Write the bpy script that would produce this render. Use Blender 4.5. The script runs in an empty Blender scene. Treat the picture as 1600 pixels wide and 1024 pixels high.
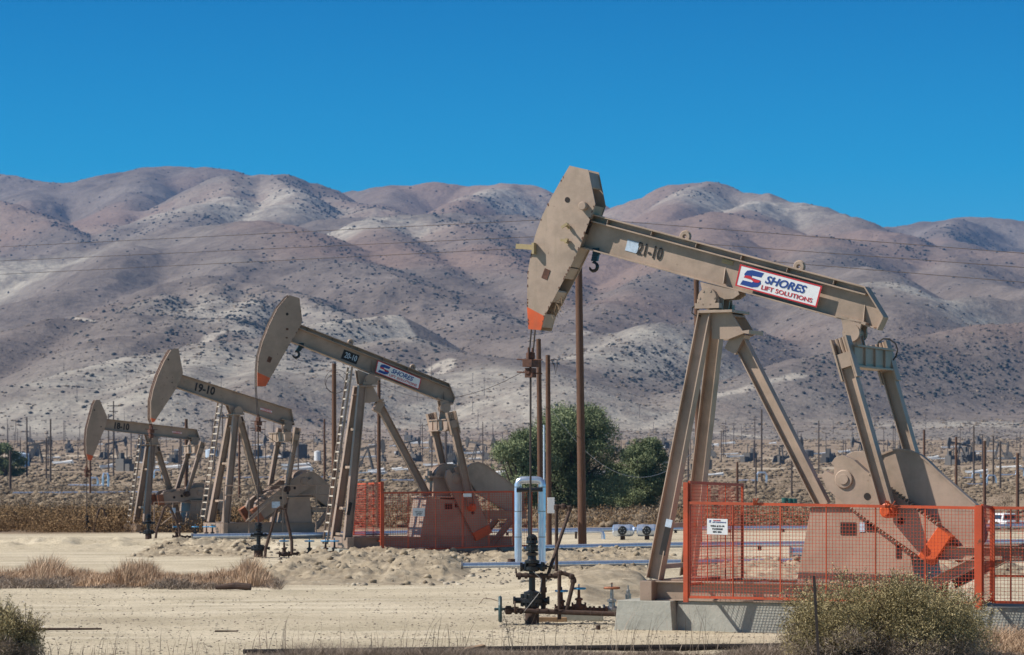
import bpy, math, random
import numpy as np
from mathutils import Vector, Matrix
random.seed(7)
RNG = np.random.default_rng(11)
SC = bpy.context.scene
COL = SC.collection
R = math.radians

# ------------------------------------------------------------------ camera, sky, sun, exposure
FPX, HZ, CAMH = 4444.0, 733.0, 3.1          # focal length and horizon in photograph pixels (1600 wide), eye height
cam_d = bpy.data.cameras.new("camera")
cam = bpy.data.objects.new("camera", cam_d); COL.objects.link(cam)
cam.location = (0, 0, CAMH); cam.rotation_euler = (R(90), 0, 0)
cam_d.sensor_width = 36.0; cam_d.lens = 36.0 * FPX / 1600.0
cam_d.shift_y = (HZ - 512.0) / 1600.0
cam_d.clip_start = 0.5; cam_d.clip_end = 30000
cam_d.dof.use_dof = True; cam_d.dof.focus_distance = 56.0; cam_d.dof.aperture_fstop = 4.0
SC.camera = cam

SUN_AZ, SUN_EL = 7.0, 44.0                  # azimuth measured from -X towards the camera
sd = Vector((-math.cos(R(SUN_AZ)) * math.cos(R(SUN_EL)), -math.sin(R(SUN_AZ)) * math.cos(R(SUN_EL)), math.sin(R(SUN_EL))))
sun_d = bpy.data.lights.new("sun", 'SUN'); sun_d.energy = 5.0; sun_d.angle = R(0.53); sun_d.color = (1.0, 0.935, 0.85)
sun = bpy.data.objects.new("sun", sun_d); COL.objects.link(sun)
sun.rotation_euler = sd.to_track_quat('Z', 'Y').to_euler()

W = bpy.data.worlds.new("World"); SC.world = W; W.use_nodes = True
nt = W.node_tree; nt.nodes.clear()
out = nt.nodes.new('ShaderNodeOutputWorld'); bg = nt.nodes.new('ShaderNodeBackground')
sky = nt.nodes.new('ShaderNodeTexSky'); sky.sky_type = 'NISHITA'; sky.sun_disc = False
sky.sun_elevation = R(SUN_EL); sky.sun_rotation = R(-(90 + SUN_AZ)); sky.altitude = 900; sky.air_density = 1.0
sky.dust_density = 0.3; sky.ozone_density = 4.0
tc = nt.nodes.new('ShaderNodeTexCoord'); sp = nt.nodes.new('ShaderNodeSeparateXYZ'); cr = nt.nodes.new('ShaderNodeValToRGB')
mx = nt.nodes.new('ShaderNodeMix'); mx.data_type = 'RGBA'; mx.blend_type = 'MULTIPLY'; mx.inputs[0].default_value = 1.0
nt.links.new(tc.outputs['Generated'], sp.inputs[0]); nt.links.new(sp.outputs[2], cr.inputs[0])
e = cr.color_ramp.elements                  # dry, polarised desert sky, deeper upward; unseen overhead part warmed to tint the shade
e[0].position = 0.0; e[0].color = (0.22, 0.76, 0.98, 1)
e[1].position = 0.45; e[1].color = (1.0, 0.80, 0.68, 1)
for p_, c_ in ((0.06, (0.140, 0.75, 1.0, 1)), (0.105, (0.020, 0.66, 0.96, 1)), (0.165, (0.0, 0.51, 0.83, 1)), (0.24, (0.58, 0.64, 0.80, 1))):
    q = e.new(p_); q.color = c_
nt.links.new(sky.outputs[0], mx.inputs[6]); nt.links.new(cr.outputs[0], mx.inputs[7])
nt.links.new(mx.outputs[2], bg.inputs[0]); bg.inputs[1].default_value = 0.09
nt.links.new(bg.outputs[0], out.inputs[0])
vs = SC.view_settings
SC.display_settings.display_device = 'sRGB'
vs.view_transform = 'Standard'; vs.look = 'None'; vs.gamma = 1.0; vs.use_curve_mapping = False; vs.exposure = 0.3
SC.cycles.max_bounces = 6; SC.cycles.volume_bounces = 0; SC.cycles.transparent_max_bounces = 16

# ------------------------------------------------------------------ materials
def new_mat(name):
    m = bpy.data.materials.new(name); m.use_nodes = True
    n = m.node_tree; b = n.nodes['Principled BSDF']
    return m, n, b

def L(n, a, b): n.links.new(a, b)

def noise(n, scale, detail=4, rough=0.6, coord='Object', vec=None, stretch=None):
    t = n.nodes.new('ShaderNodeTexNoise'); t.inputs['Scale'].default_value = scale
    t.inputs['Detail'].default_value = detail; t.inputs['Roughness'].default_value = rough
    c = n.nodes.new('ShaderNodeTexCoord'); src = c.outputs[coord]
    if stretch:
        mp = n.nodes.new('ShaderNodeMapping'); mp.inputs['Scale'].default_value = stretch
        L(n, src, mp.inputs[0]); src = mp.outputs[0]
    L(n, src, t.inputs['Vector'])
    return t.outputs['Fac']

def ramp(n, fac, stops):
    r = n.nodes.new('ShaderNodeValToRGB'); el = r.color_ramp.elements
    el[0].position, el[0].color = stops[0][0], tuple(stops[0][1]) + (1,)
    el[1].position, el[1].color = stops[-1][0], tuple(stops[-1][1]) + (1,)
    for p, c in stops[1:-1]:
        q = el.new(p); q.color = tuple(c) + (1,)
    L(n, fac, r.inputs[0]); return r.outputs[0]

def mixc(n, fac, a, b, mode='MIX'):
    m = n.nodes.new('ShaderNodeMix'); m.data_type = 'RGBA'; m.blend_type = mode
    for s, v in ((m.inputs[0], fac), (m.inputs[6], a), (m.inputs[7], b)):
        if hasattr(v, 'is_output'): L(n, v, s)
        else: s.default_value = v if not isinstance(v, tuple) or len(v) == 4 else v + (1,)
    return m.outputs[2]

def mathn(n, op, a, b=0.0, c=None):
    m = n.nodes.new('ShaderNodeMath'); m.operation = op
    for s, v in ((m.inputs[0], a), (m.inputs[1], b)) + (((m.inputs[2], c),) if c is not None else ()):
        if hasattr(v, 'is_output'): L(n, v, s)
        else: s.default_value = v
    return m.outputs[0]

def bump(n, b, h, strength, dist):
    k = n.nodes.new('ShaderNodeBump'); k.inputs['Strength'].default_value = strength; k.inputs['Distance'].default_value = dist
    L(n, h, k.inputs['Height']); L(n, k.outputs[0], b.inputs['Normal'])

def attr(n, name):
    a = n.nodes.new('ShaderNodeAttribute'); a.attribute_name = name; return a

def mul(c, f): return tuple(min(1.0, x * f) for x in c)

def paint(name, col, rust=0.25, rough=0.5, rustcol=(0.10, 0.045, 0.02), dirt=(0.30, 0.24, 0.17), metallic=0.0):
    """oil-field paint: faded, dusty, with rust spots and vertical streaks"""
    m, n, b = new_mat(name)
    base = ramp(n, noise(n, 1.1, 5, 0.65), [(0.3, mul(col, 0.76)), (0.52, col), (0.75, mul(col, 1.12))])
    streak = ramp(n, noise(n, 1.0, 5, 0.7, stretch=(9, 9, 0.7)), [(0.52, (0, 0, 0)), (0.75, (1, 1, 1))])
    base = mixc(n, mathn(n, 'MULTIPLY', streak, 0.5), base, dirt)
    grime = ramp(n, noise(n, 0.8, 8, 0.7), [(0.46, (0, 0, 0)), (0.64, (1, 1, 1))])
    base = mixc(n, mathn(n, 'MULTIPLY', grime, 0.5), base, mul(dirt, 0.55))
    spots = ramp(n, noise(n, 5.0, 9, 0.78), [(0.66 - 0.12 * rust, (0, 0, 0)), (0.70 - 0.10 * rust, (1, 1, 1))])
    base = mixc(n, mathn(n, 'MULTIPLY', spots, 0.85), base, rustcol)
    L(n, base, b.inputs['Base Color']); b.inputs['Roughness'].default_value = rough; b.inputs['Metallic'].default_value = metallic
    bump(n, b, noise(n, 14, 5, 0.7), 0.25, 0.01)
    return m

def plain(name, col, rough=0.6, metallic=0.0, var=0.18, scale=6.0):
    m, n, b = new_mat(name)
    L(n, ramp(n, noise(n, scale, 5, 0.65), [(0.3, mul(col, 1 - var)), (0.7, mul(col, 1 + var))]), b.inputs['Base Color'])
    b.inputs['Roughness'].default_value = rough; b.inputs['Metallic'].default_value = metallic
    return m

TAN = (0.405, 0.300, 0.228)
M = {}
M['tan'] = paint('beige_paint', TAN, 0.15)
M['tan_shade'] = paint('shaded_beige_paint', (0.350, 0.250, 0.190), 0.3)  # beige darkened so the 20-10 pump's shade is deeper, shade put into the paint
M['tan_old'] = paint('weathered_beige_paint', (0.325, 0.235, 0.180), 0.45)
M['tan_head'] = paint('beige_head_paint', (0.42, 0.315, 0.242), 0.10)
M['orange'] = paint('orange_paint', (0.72, 0.115, 0.025), 0.25, 0.5, dirt=(0.45, 0.12, 0.05))
M['fence'] = paint('fence_orange', (0.52, 0.075, 0.022), 0.5, 0.6, dirt=(0.32, 0.10, 0.05))
M['wire'] = plain('mesh_wire_orange', (0.50, 0.065, 0.025), 0.6)
M['rust'] = plain('rusty_steel', (0.060, 0.034, 0.024), 0.8, 0.0, 0.45, 9)
M['rusty_red'] = plain('rusty_red_steel', (0.10, 0.042, 0.026), 0.8, 0.0, 0.45, 9)
M['black'] = plain('black_steel', (0.012, 0.012, 0.014), 0.35, 0.0, 0.4, 12)
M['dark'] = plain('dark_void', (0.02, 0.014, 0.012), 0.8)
M['cable'] = plain('cable_steel', (0.05, 0.035, 0.03), 0.6)
M['rubber'] = plain('rubber', (0.02, 0.02, 0.02), 0.6)
M['steel'] = plain('grey_steel', (0.30, 0.30, 0.30), 0.35, 0.7, 0.2, 20)
M['alu'] = None
M['rung'] = plain('worn_cream_paint', (0.46, 0.41, 0.34), 0.6)
M['rusty_orange'] = plain('faded_orange', (0.27, 0.10, 0.045), 0.7, 0, .35)
M['white'] = plain('white_paint', (0.72, 0.73, 0.74), 0.45, 0, 0.06, 8)
M['blue'] = plain('blue_print', (0.012, 0.05, 0.24), 0.5, 0, 0.08)
M['red'] = plain('red_print', (0.50, 0.02, 0.03), 0.5, 0, 0.1)
M['ink'] = plain('black_print', (0.014, 0.012, 0.012), 0.7, 0, 0.3)
M['wheelblue'] = plain('blue_handwheel', (0.03, 0.25, 0.50), 0.5)
M['yellow'] = plain('faded_yellow', (0.36, 0.28, 0.15), 0.6)
M['skyblue'] = plain('pale_blue_spray', (0.45, 0.55, 0.66), 0.6, 0, 0.25, 14)
M['green'] = plain('green_plastic', (0.02, 0.11, 0.09), 0.5)
M['glass'] = plain('dark_glass', (0.03, 0.035, 0.04), 0.12)
M['wood'] = plain('pole_wood', (0.105, 0.052, 0.030), 0.85, 0, 0.3, 5)
M['plank'] = plain('plank_wood', (0.30, 0.20, 0.12), 0.85, 0, 0.3, 5)
M['farwood'] = plain('far_pole_wood', (0.085, 0.065, 0.055), 0.9)
M['fardark'] = plain('far_machine', (0.10, 0.095, 0.09), 0.8)  # grey lightened, distance haze put into the colour

m, n, b = new_mat('aluminium_jacket'); M['alu'] = m
L(n, ramp(n, noise(n, 3, 4, 0.6, stretch=(6, 1, 1)), [(0.3, (0.50, 0.59, 0.74)), (0.7, (0.74, 0.80, 0.90))]), b.inputs['Base Color'])  # blue of the reflected sky mixed into the jacket colour
b.inputs['Metallic'].default_value = 0.75; b.inputs['Roughness'].default_value = 0.32
bump(n, b, noise(n, 5, 3, 0.6), 0.35, 0.02)
m, n, b = new_mat('pole_wood_grain'); M['wood'] = m
L(n, ramp(n, noise(n, 3, 6, 0.7, stretch=(14, 14, 0.5)), [(0.25, (0.045, 0.022, 0.014)), (0.55, (0.125, 0.060, 0.034)), (0.8, (0.22, 0.115, 0.065))]), b.inputs['Base Color'])
b.inputs['Roughness'].default_value = 0.85
bump(n, b, noise(n, 3, 6, 0.7, stretch=(14, 14, 0.5)), 0.5, 0.02)
m, n, b = new_mat('concrete'); M['concrete'] = m
L(n, ramp(n, noise(n, 2.2, 9, 0.72), [(0.25, (0.22, 0.22, 0.19)), (0.5, (0.33, 0.33, 0.29)), (0.75, (0.42, 0.41, 0.36))]), b.inputs['Base Color'])
b.inputs['Roughness'].default_value = 0.9; bump(n, b, noise(n, 9, 9, 0.75), 0.7, 0.03)

def foliage(name, cols, trans=0.25, scale=0.8):
    m, n, b = new_mat(name)
    f = attr(n, 'tone').outputs['Fac']
    L(n, ramp(n, f, [(i / (len(cols) - 1), c) for i, c in enumerate(cols)]), b.inputs['Base Color'])
    b.inputs['Roughness'].default_value = 0.75; b.inputs['Specular IOR Level'].default_value = 0.15
    return m
M['tree'] = foliage('tamarisk_leaves', [(0.075, 0.100, 0.050), (0.175, 0.210, 0.110), (0.31, 0.35, 0.19)])
M['bush'] = foliage('saltbush_leaves', [(0.14, 0.112, 0.052), (0.29, 0.238, 0.118), (0.47, 0.395, 0.225)])
M['deadtwig'] = foliage('dry_twigs', [(0.11, 0.085, 0.065), (0.24, 0.19, 0.15), (0.42, 0.35, 0.28)])
M['drygrass'] = foliage('dry_grass', [(0.26, 0.17, 0.11), (0.50, 0.35, 0.23), (0.68, 0.52, 0.37)])
M['sage'] = foliage('sage_brush', [(0.11, 0.083, 0.056), (0.20, 0.153, 0.105), (0.31, 0.245, 0.170)])
M['tumble'] = foliage('ochre_brush', [(0.10, 0.060, 0.030), (0.21, 0.130, 0.062), (0.36, 0.24, 0.125)])
M['foot'] = foliage('foothill_shrub', [(0.05, 0.045, 0.04), (0.095, 0.083, 0.07), (0.15, 0.13, 0.105)])
M['hillbush'] = foliage('hill_shrub', [(0.030, 0.034, 0.030), (0.05, 0.054, 0.045), (0.085, 0.08, 0.065)])

# ------------------------------------------------------------------ mesh builder
class MB:
    def __init__(s): s.v = []; s.f = []
    def add(s, vs, fs):
        o = len(s.v); s.v.extend([tuple(p) for p in vs]); s.f.extend([tuple(i + o for i in f) for f in fs]); return s
    def box(s, c, d, rz=0.0, ry=0.0, rx=0.0):
        mt = Matrix.Rotation(rz, 3, 'Z') @ Matrix.Rotation(ry, 3, 'Y') @ Matrix.Rotation(rx, 3, 'X'); c = Vector(c)
        vs = [c + mt @ Vector((sx * d[0] / 2, sy * d[1] / 2, sz * d[2] / 2)) for sx in (-1, 1) for sy in (-1, 1) for sz in (-1, 1)]
        return s.add(vs, [(0, 1, 3, 2), (4, 6, 7, 5), (0, 4, 5, 1), (2, 3, 7, 6), (0, 2, 6, 4), (1, 5, 7, 3)])
    def prism(s, poly, y0, y1):
        """poly in (x, z); extruded along y"""
        n = len(poly)
        a = sum(poly[i][0] * poly[(i + 1) % n][1] - poly[(i + 1) % n][0] * poly[i][1] for i in range(n))
        if a < 0: poly = poly[::-1]
        if y0 > y1: y0, y1 = y1, y0
        vs = [(x, y0, z) for x, z in poly] + [(x, y1, z) for x, z in poly]
        fs = [tuple(range(n)), tuple(range(2 * n - 1, n - 1, -1))] + [(i + n, (i + 1) % n + n, (i + 1) % n, i) for i in range(n)]
        return s.add(vs, fs)
    def hexa(s, a, b):
        """two quads (4 points each) joined"""
        return s.add(list(a) + list(b), [(0, 1, 2, 3), (7, 6, 5, 4)] + [(i + 4, (i + 1) % 4 + 4, (i + 1) % 4, i) for i in range(4)])
    def tube(s, p0, p1, r0, r1=None, n=10, cap=True):
        r1 = r0 if r1 is None else r1
        p0, p1 = Vector(p0), Vector(p1); d = (p1 - p0)
        if d.length < 1e-6: return s
        d.normalize(); a = d.orthogonal().normalized(); b = d.cross(a)
        vs = [p0 + r0 * (math.cos(t) * a + math.sin(t) * b) for t in [2 * math.pi * i / n for i in range(n)]]
        vs += [p1 + r1 * (math.cos(t) * a + math.sin(t) * b) for t in [2 * math.pi * i / n for i in range(n)]]
        fs = [(i, (i + 1) % n, (i + 1) % n + n, i + n) for i in range(n)]
        if cap: fs += [tuple(range(n - 1, -1, -1)), tuple(range(n, 2 * n))]
        return s.add(vs, fs)
    def path(s, pts, r, n=8, rr=None):
        for i in range(len(pts) - 1):
            s.tube(pts[i], pts[i + 1], rr[i] if rr else r, rr[i + 1] if rr else r, n)
        return s
    def sweep(s, pts, r, n=8):
        """one continuous bent tube"""
        P = [Vector(p) for p in pts]; rings = []
        t0 = (P[1] - P[0]).normalized(); a = t0.orthogonal().normalized()
        for i, p in enumerate(P):
            t = ((P[min(i + 1, len(P) - 1)] - P[max(i - 1, 0)])).normalized()
            a = (a - t * a.dot(t)).normalized(); b = t.cross(a)
            ri = r[i] if isinstance(r, (list, tuple)) else r
            rings.append([p + ri * (math.cos(q) * a + math.sin(q) * b) for q in [2 * math.pi * k / n for k in range(n)]])
        vs = [q for ring in rings for q in ring]; fs = []
        for i in range(len(P) - 1):
            for k in range(n): fs.append((i * n + k, i * n + (k + 1) % n, (i + 1) * n + (k + 1) % n, (i + 1) * n + k))
        fs += [tuple(range(n - 1, -1, -1)), tuple(range((len(P) - 1) * n, len(P) * n))]
        return s.add(vs, fs)
    def lathe(s, c, prof, axis='Z', n=16):
        """prof: list of (r, h) along axis through c"""
        vs = []
        for r, h in prof:
            for k in range(n):
                q = 2 * math.pi * k / n; x, y = r * math.cos(q), r * math.sin(q)
                p = (x, y, h) if axis == 'Z' else ((x, h, y) if axis == 'Y' else (h, x, y))
                vs.append((c[0] + p[0], c[1] + p[1], c[2] + p[2]))
        fs = [(i * n + k, i * n + (k + 1) % n, (i + 1) * n + (k + 1) % n, (i + 1) * n + k) for i in range(len(prof) - 1) for k in range(n)]
        if axis == 'Y': fs = [f[::-1] for f in fs]
        fs += [tuple(range(n - 1, -1, -1)), tuple(range((len(prof) - 1) * n, len(prof) * n))]
        return s.add(vs, fs)
    def torus(s, c, R0, r, axis='Z', n=20, m=6):
        vs = []; fs = []
        for i in range(n):
            q = 2 * math.pi * i / n
            for j in range(m):
                w = 2 * math.pi * j / m; rad = R0 + r * math.cos(w); x, y, z = rad * math.cos(q), rad * math.sin(q), r * math.sin(w)
                p = (x, y, z) if axis == 'Z' else ((x, z, y) if axis == 'Y' else (z, x, y))
                vs.append((c[0] + p[0], c[1] + p[1], c[2] + p[2]))
                fs.append((i * m + j, ((i + 1) % n) * m + j, ((i + 1) % n) * m + (j + 1) % m, i * m + (j + 1) % m))
        return s.add(vs, fs)
    def ibeam(s, p0, p1, side, w, h, t=0.02, w1=None, h1=None):
        """I section: side = flange direction, h = section depth across it"""
        p0, p1, side = Vector(p0), Vector(p1), Vector(side).normalized()
        d = (p1 - p0).normalized(); up = side.cross(d).normalized(); side = d.cross(up).normalized()
        w1 = w1 or w; h1 = h1 or h
        def slab(su0, su1, ss0, ss1):
            A = [p0 + up * u + side * q for u, q in ((su0[0], ss0[0]), (su0[1], ss0[0]), (su0[1], ss0[1]), (su0[0], ss0[1]))]
            B = [p1 + up * u + side * q for u, q in ((su1[0], ss1[0]), (su1[1], ss1[0]), (su1[1], ss1[1]), (su1[0], ss1[1]))]
            s.hexa(A, B)
        slab((h / 2 - t, h / 2), (h1 / 2 - t, h1 / 2), (-w / 2, w / 2), (-w1 / 2, w1 / 2))
        slab((-h / 2, -h / 2 + t), (-h1 / 2, -h1 / 2 + t), (-w / 2, w / 2), (-w1 / 2, w1 / 2))
        slab((-h / 2 + t, h / 2 - t), (-h1 / 2 + t, h1 / 2 - t), (-t / 2, t / 2), (-t / 2, t / 2))
        return s
    def bar(s, p0, p1, side, w, h):
        p0, p1, side = Vector(p0), Vector(p1), Vector(side).normalized()
        d = (p1 - p0).normalized(); up = side.cross(d).normalized(); side = d.cross(up).normalized()
        q = [(-1, -1), (1, -1), (1, 1), (-1, 1)]
        return s.hexa([p0 + up * a * h / 2 + side * b * w / 2 for a, b in q], [p1 + up * a * h / 2 + side * b * w / 2 for a, b in q])
    def build(s, name, mat, parent=None, smooth=False, loc=None, bevel=0.0):
        me = bpy.data.meshes.new(name); me.from_pydata(s.v, [], s.f); me.update()
        import bmesh
        bm = bmesh.new(); bm.from_mesh(me); bmesh.ops.recalc_face_normals(bm, faces=bm.faces); bm.to_mesh(me); bm.free()
        if isinstance(mat, (list, tuple)):
            for k in mat: me.materials.append(k)
        else: me.materials.append(mat)
        if smooth: me.shade_smooth()
        o = bpy.data.objects.new(name, me); COL.objects.link(o)
        if smooth:
            mod = o.modifiers.new('edges', 'EDGE_SPLIT'); mod.split_angle = R(35)
        if bevel:
            bv = o.modifiers.new('bevel', 'BEVEL'); bv.width = bevel; bv.segments = 2; bv.limit_method = 'ANGLE'
        if parent: o.parent = parent
        if loc: o.location = loc
        return o

def np_mesh(name, verts, faces, mat, parent=None, attrs=None, smooth=False):
    """verts (N,3), faces (M,k) arrays of equal-sided faces"""
    me = bpy.data.meshes.new(name); verts = np.asarray(verts, np.float32); faces = np.asarray(faces, np.int32)
    k = faces.shape[1]
    me.vertices.add(len(verts)); me.vertices.foreach_set('co', verts.ravel())
    me.loops.add(faces.size); me.loops.foreach_set('vertex_index', faces.ravel())
    me.polygons.add(len(faces)); me.polygons.foreach_set('loop_start', np.arange(0, faces.size, k, dtype=np.int32))
    me.polygons.foreach_set('loop_total', np.full(len(faces), k, np.int32))
    me.update(calc_edges=True)
    for an, av in (attrs or {}).items():
        a = me.attributes.new(an, 'FLOAT', 'POINT'); a.data.foreach_set('value', np.asarray(av, np.float32))
    me.materials.append(mat)
    if smooth: me.shade_smooth()
    o = bpy.data.objects.new(name, me); COL.objects.link(o)
    if parent: o.parent = parent
    return o

def tag(o, label=None, cat=None, group=None, kind=None):
    if label: o['label'] = label
    if cat: o['category'] = cat
    if group: o['group'] = group
    if kind: o['kind'] = kind
    return o

def empty(name, loc, rz=0.0, label=None, cat=None, group=None):
    o = bpy.data.objects.new(name, None); COL.objects.link(o); o.location = loc; o.rotation_euler = (0, 0, rz)
    o.empty_display_size = 0.3
    return tag(o, label, cat, group)

def copy_tree(src, parent=None):
    c = src.copy(); COL.objects.link(c); c.parent = parent
    for ch in list(src.children): copy_tree(ch, c)
    return c

def at(px, py, Y):
    """world point seen at photograph pixel (px, py) at distance Y"""
    return Vector(((px - 800) / FPX * Y, Y, CAMH + (HZ - py) / FPX * Y))

# ------------------------------------------------------------------ numpy noise
def _hash(ix, iy, seed):
    h = (ix.astype(np.int64) * 374761393 + iy.astype(np.int64) * 668265263 + seed * 1442695041) & 0x7fffffff
    h = ((h ^ (h >> 13)) * 1274126177) & 0x7fffffff
    return ((h ^ (h >> 16)) & 0xffff) / 65535.0
def vnoise(x, y, seed=0):
    ix, iy = np.floor(x), np.floor(y); fx, fy = x - ix, y - iy
    fx = fx * fx * fx * (fx * (fx * 6 - 15) + 10); fy = fy * fy * fy * (fy * (fy * 6 - 15) + 10)
    a, b_, c, d = _hash(ix, iy, seed), _hash(ix + 1, iy, seed), _hash(ix, iy + 1, seed), _hash(ix + 1, iy + 1, seed)
    return (a * (1 - fx) + b_ * fx) * (1 - fy) + (c * (1 - fx) + d * fx) * fy
def fbm(x, y, o=5, seed=0, g=0.5):
    s = np.zeros_like(x); am, tot = 1.0, 0.0
    for i in range(o):
        s += am * (vnoise(x * 2 ** i + 17.3 * i, y * 2 ** i - 9.1 * i, seed + i) * 2 - 1); tot += am; am *= g
    return s / tot
def ridged(x, y, o=4, seed=0):
    s = np.zeros_like(x); am, tot = 1.0, 0.0
    for i in range(o):
        s += am * (1 - np.abs(vnoise(x * 2 ** i + 5.7 * i, y * 2 ** i + 3.1 * i, seed + i) * 2 - 1)); tot += am; am *= 0.5
    return s / tot
def sstep(a, b_, x):
    t = np.clip((x - a) / (b_ - a), 0, 1); return t * t * (3 - 2 * t)
# ------------------------------------------------------------------ terrain
_FY = np.array([0, 200, 300, 450, 600, 1000, 1500, 2000, 3000, 6500.])
_FZ = np.array([0, 0, 0.25, 0.95, 2.2, 7.3, 18.5, 45, 100, 230.])
def fan(Y):
    return np.interp(Y, _FY, _FZ)

def _gheight(X, Y):
    X = np.asarray(X, float); Y = np.asarray(Y, float)
    z = fan(Y)
    z = z - 2.6 * np.exp(-((X - 44) / 16) ** 2 - ((Y - 250) / 80) ** 2)          # low ground where the white car stands
    z = z + 0.035 * fbm(X / 3.0, Y / 6.0, 4, 3) * sstep(15, 40, Y)
    z = z + 0.012 * fbm(X / 0.5, Y / 0.9, 3, 9) * (1 - sstep(120, 200, Y))
    z = z + (0.5 * fbm(X / 40, Y / 60, 3, 21)) * sstep(180, 420, Y)
    # grader windrows and tyre ruts crossing the pad
    rut = np.sin((Y - 62 - X * 0.18) * 3.4 + 2 * fbm(X / 9, Y / 9, 2, 5)) * 0.018
    z = z + rut * np.exp(-((Y - 66) / 9) ** 2) * sstep(2, -14, X)
    z = z - 0.022 * tracks(X, Y)
    # low loose-earth rises
    def hump(cx, cy, sx, sy, h, lump=0.5, s=0.9, seed=31):
        e = np.exp(-((X - cx) / sx) ** 2 - ((Y - cy) / sy) ** 2)
        return h * e * (1 + lump * fbm(X / s, Y / s, 4, seed))
    z = z + hump(2.4, 72, 1.6, 3.5, 0.42, 0.3) + hump(1.4, 67, 0.9, 2, 0.2, 0.4)
    z = z + hump(-16, 112, 9, 3.5, 0.28, 1.4, 1.1) + hump(-9, 106, 3, 3, 0.22, 1.3, 1.0)
    return z

def gheight(X, Y): return _gheight(X, Y)
def fan_grid(ys, t0, t1, nc):
    t = np.linspace(t0, t1, nc); T, Yg = np.meshgrid(t, ys)
    return T * Yg, Yg
def grid_faces(nr, nc):
    i = np.arange(nr - 1)[:, None] * nc + np.arange(nc - 1)[None, :]
    i = i.ravel(); return np.stack([i, i + 1, i + nc + 1, i + nc], 1)

def tracks(X, Y):
    t = np.zeros_like(X)
    for (a, b_, c, d, w_) in ((-14, 60, .10, 5, .26), (-14, 61.9, .10, 5, .26), (0, 66, .035, 9, .28), (0, 67.9, .035, 9, .28), (-4, 52.6, -.03, 12, .22), (-4, 54.5, -.03, 12, .22), (6, 78, .30, 7, .35), (6, 80.4, .30, 7, .35), (-20, 90, .45, 11, .4), (-20, 93, .45, 11, .4), (-25, 100, .1, 6, .45), (-25, 103, .1, 6, .45)):
        yc = b_ + c * (X - a) + .9 * np.sin((X - a) / d); t = np.maximum(t, np.exp(-((Y - yc) / w_) ** 2) * (.5 + .5 * vnoise(X / 1.7, Y / 5, 3)))
    return t
def zone(X, Y):
    edge = 136 + 5 * fbm(X / 14, Y / 14, 3, 77)
    edge = np.where(X > -8, edge + 8, edge)
    return sstep(edge - 2, edge + 3, Y)

ys = np.concatenate([[6.0, 20.0], np.geomspace(30, 1500, 860)])
GX, GY = fan_grid(ys, -0.34, 0.34, 560)
GZ = gheight(GX, GY)
m, n, b = new_mat('desert_ground'); M['ground'] = m
zn = attr(n, 'zone').outputs['Fac']
sand = ramp(n, noise(n, 0.35, 9, 0.62, stretch=(0.7, 1, 1)), [(0.28, (0.42, 0.365, 0.262)), (0.5, (0.545, 0.475, 0.350)), (0.72, (0.64, 0.565, 0.43))])
peb = ramp(n, noise(n, 7.5, 6, 0.8), [(0.36, (0.40, 0.38, 0.36)), (0.47, (1, 1, 1)), (0.75, (1.15, 1.15, 1.15))])
sand = mixc(n, 0.7, sand, peb, 'MULTIPLY')
stain = ramp(n, noise(n, 0.9, 7, 0.75, stretch=(0.5, 1, 1)), [(0.60, (0, 0, 0)), (0.72, (1, 1, 1))])
sand = mixc(n, mathn(n, 'MULTIPLY', stain, 0.45), sand, (0.25, 0.195, 0.125))
sand = mixc(n, mathn(n, 'MULTIPLY', attr(n, 'track').outputs['Fac'], 0.8), sand, (0.68, 0.61, 0.48))
patch = ramp(n, noise(n, 0.16, 6, 0.6, stretch=(0.5, 1, 1)), [(0.45, (0, 0, 0)), (0.68, (1, 1, 1))])
sand = mixc(n, mathn(n, 'MULTIPLY', patch, 0.45), sand, (0.33, 0.275, 0.195))
soil = ramp(n, noise(n, 0.06, 9, 0.7, stretch=(0.35, 1, 1)), [(0.30, (0.175, 0.130, 0.090)), (0.5, (0.255, 0.195, 0.138)), (0.72, (0.38, 0.305, 0.225))])
soil = mixc(n, mathn(n, 'MULTIPLY', attr(n, 'road').outputs['Fac'], 0.7), soil, (0.50, 0.43, 0.33))
grit = ramp(n, noise(n, 21, 5, 0.8), [(0.34, (0.45, 0.42, 0.38)), (0.46, (1, 1, 1)), (0.7, (1.1, 1.1, 1.1))])
L(n, mixc(n, 0.75, mixc(n, zn, sand, soil), grit, 'MULTIPLY'), b.inputs['Base Color']); b.inputs['Roughness'].default_value = 0.95
b.inputs['Specular IOR Level'].default_value = 0.1
hh = mathn(n, 'ADD', noise(n, 2.6, 10, 0.72, stretch=(0.6, 1, 1)), mathn(n, 'MULTIPLY', noise(n, 16, 6, 0.75), 0.35))
bump(n, b, hh, 0.8, 0.10)
g = np_mesh('ground', np.stack([GX.ravel(), GY.ravel(), GZ.ravel()], 1), grid_faces(len(ys), 560), M['ground'],
            attrs={'zone': zone(GX, GY).ravel(), 'track': tracks(GX, GY).ravel(), 'road': np.maximum(np.maximum(np.exp(-((GY - 660 - .12 * GX) / 14) ** 2), np.exp(-((GY - 980 + .2 * GX) / 22) ** 2)), .7 * np.exp(-((GY - 430 - .4 * GX) / 6) ** 2)).ravel()}, smooth=True)
tag(g, 'pale sandy ground with low desert brush beyond', kind='structure')

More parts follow.
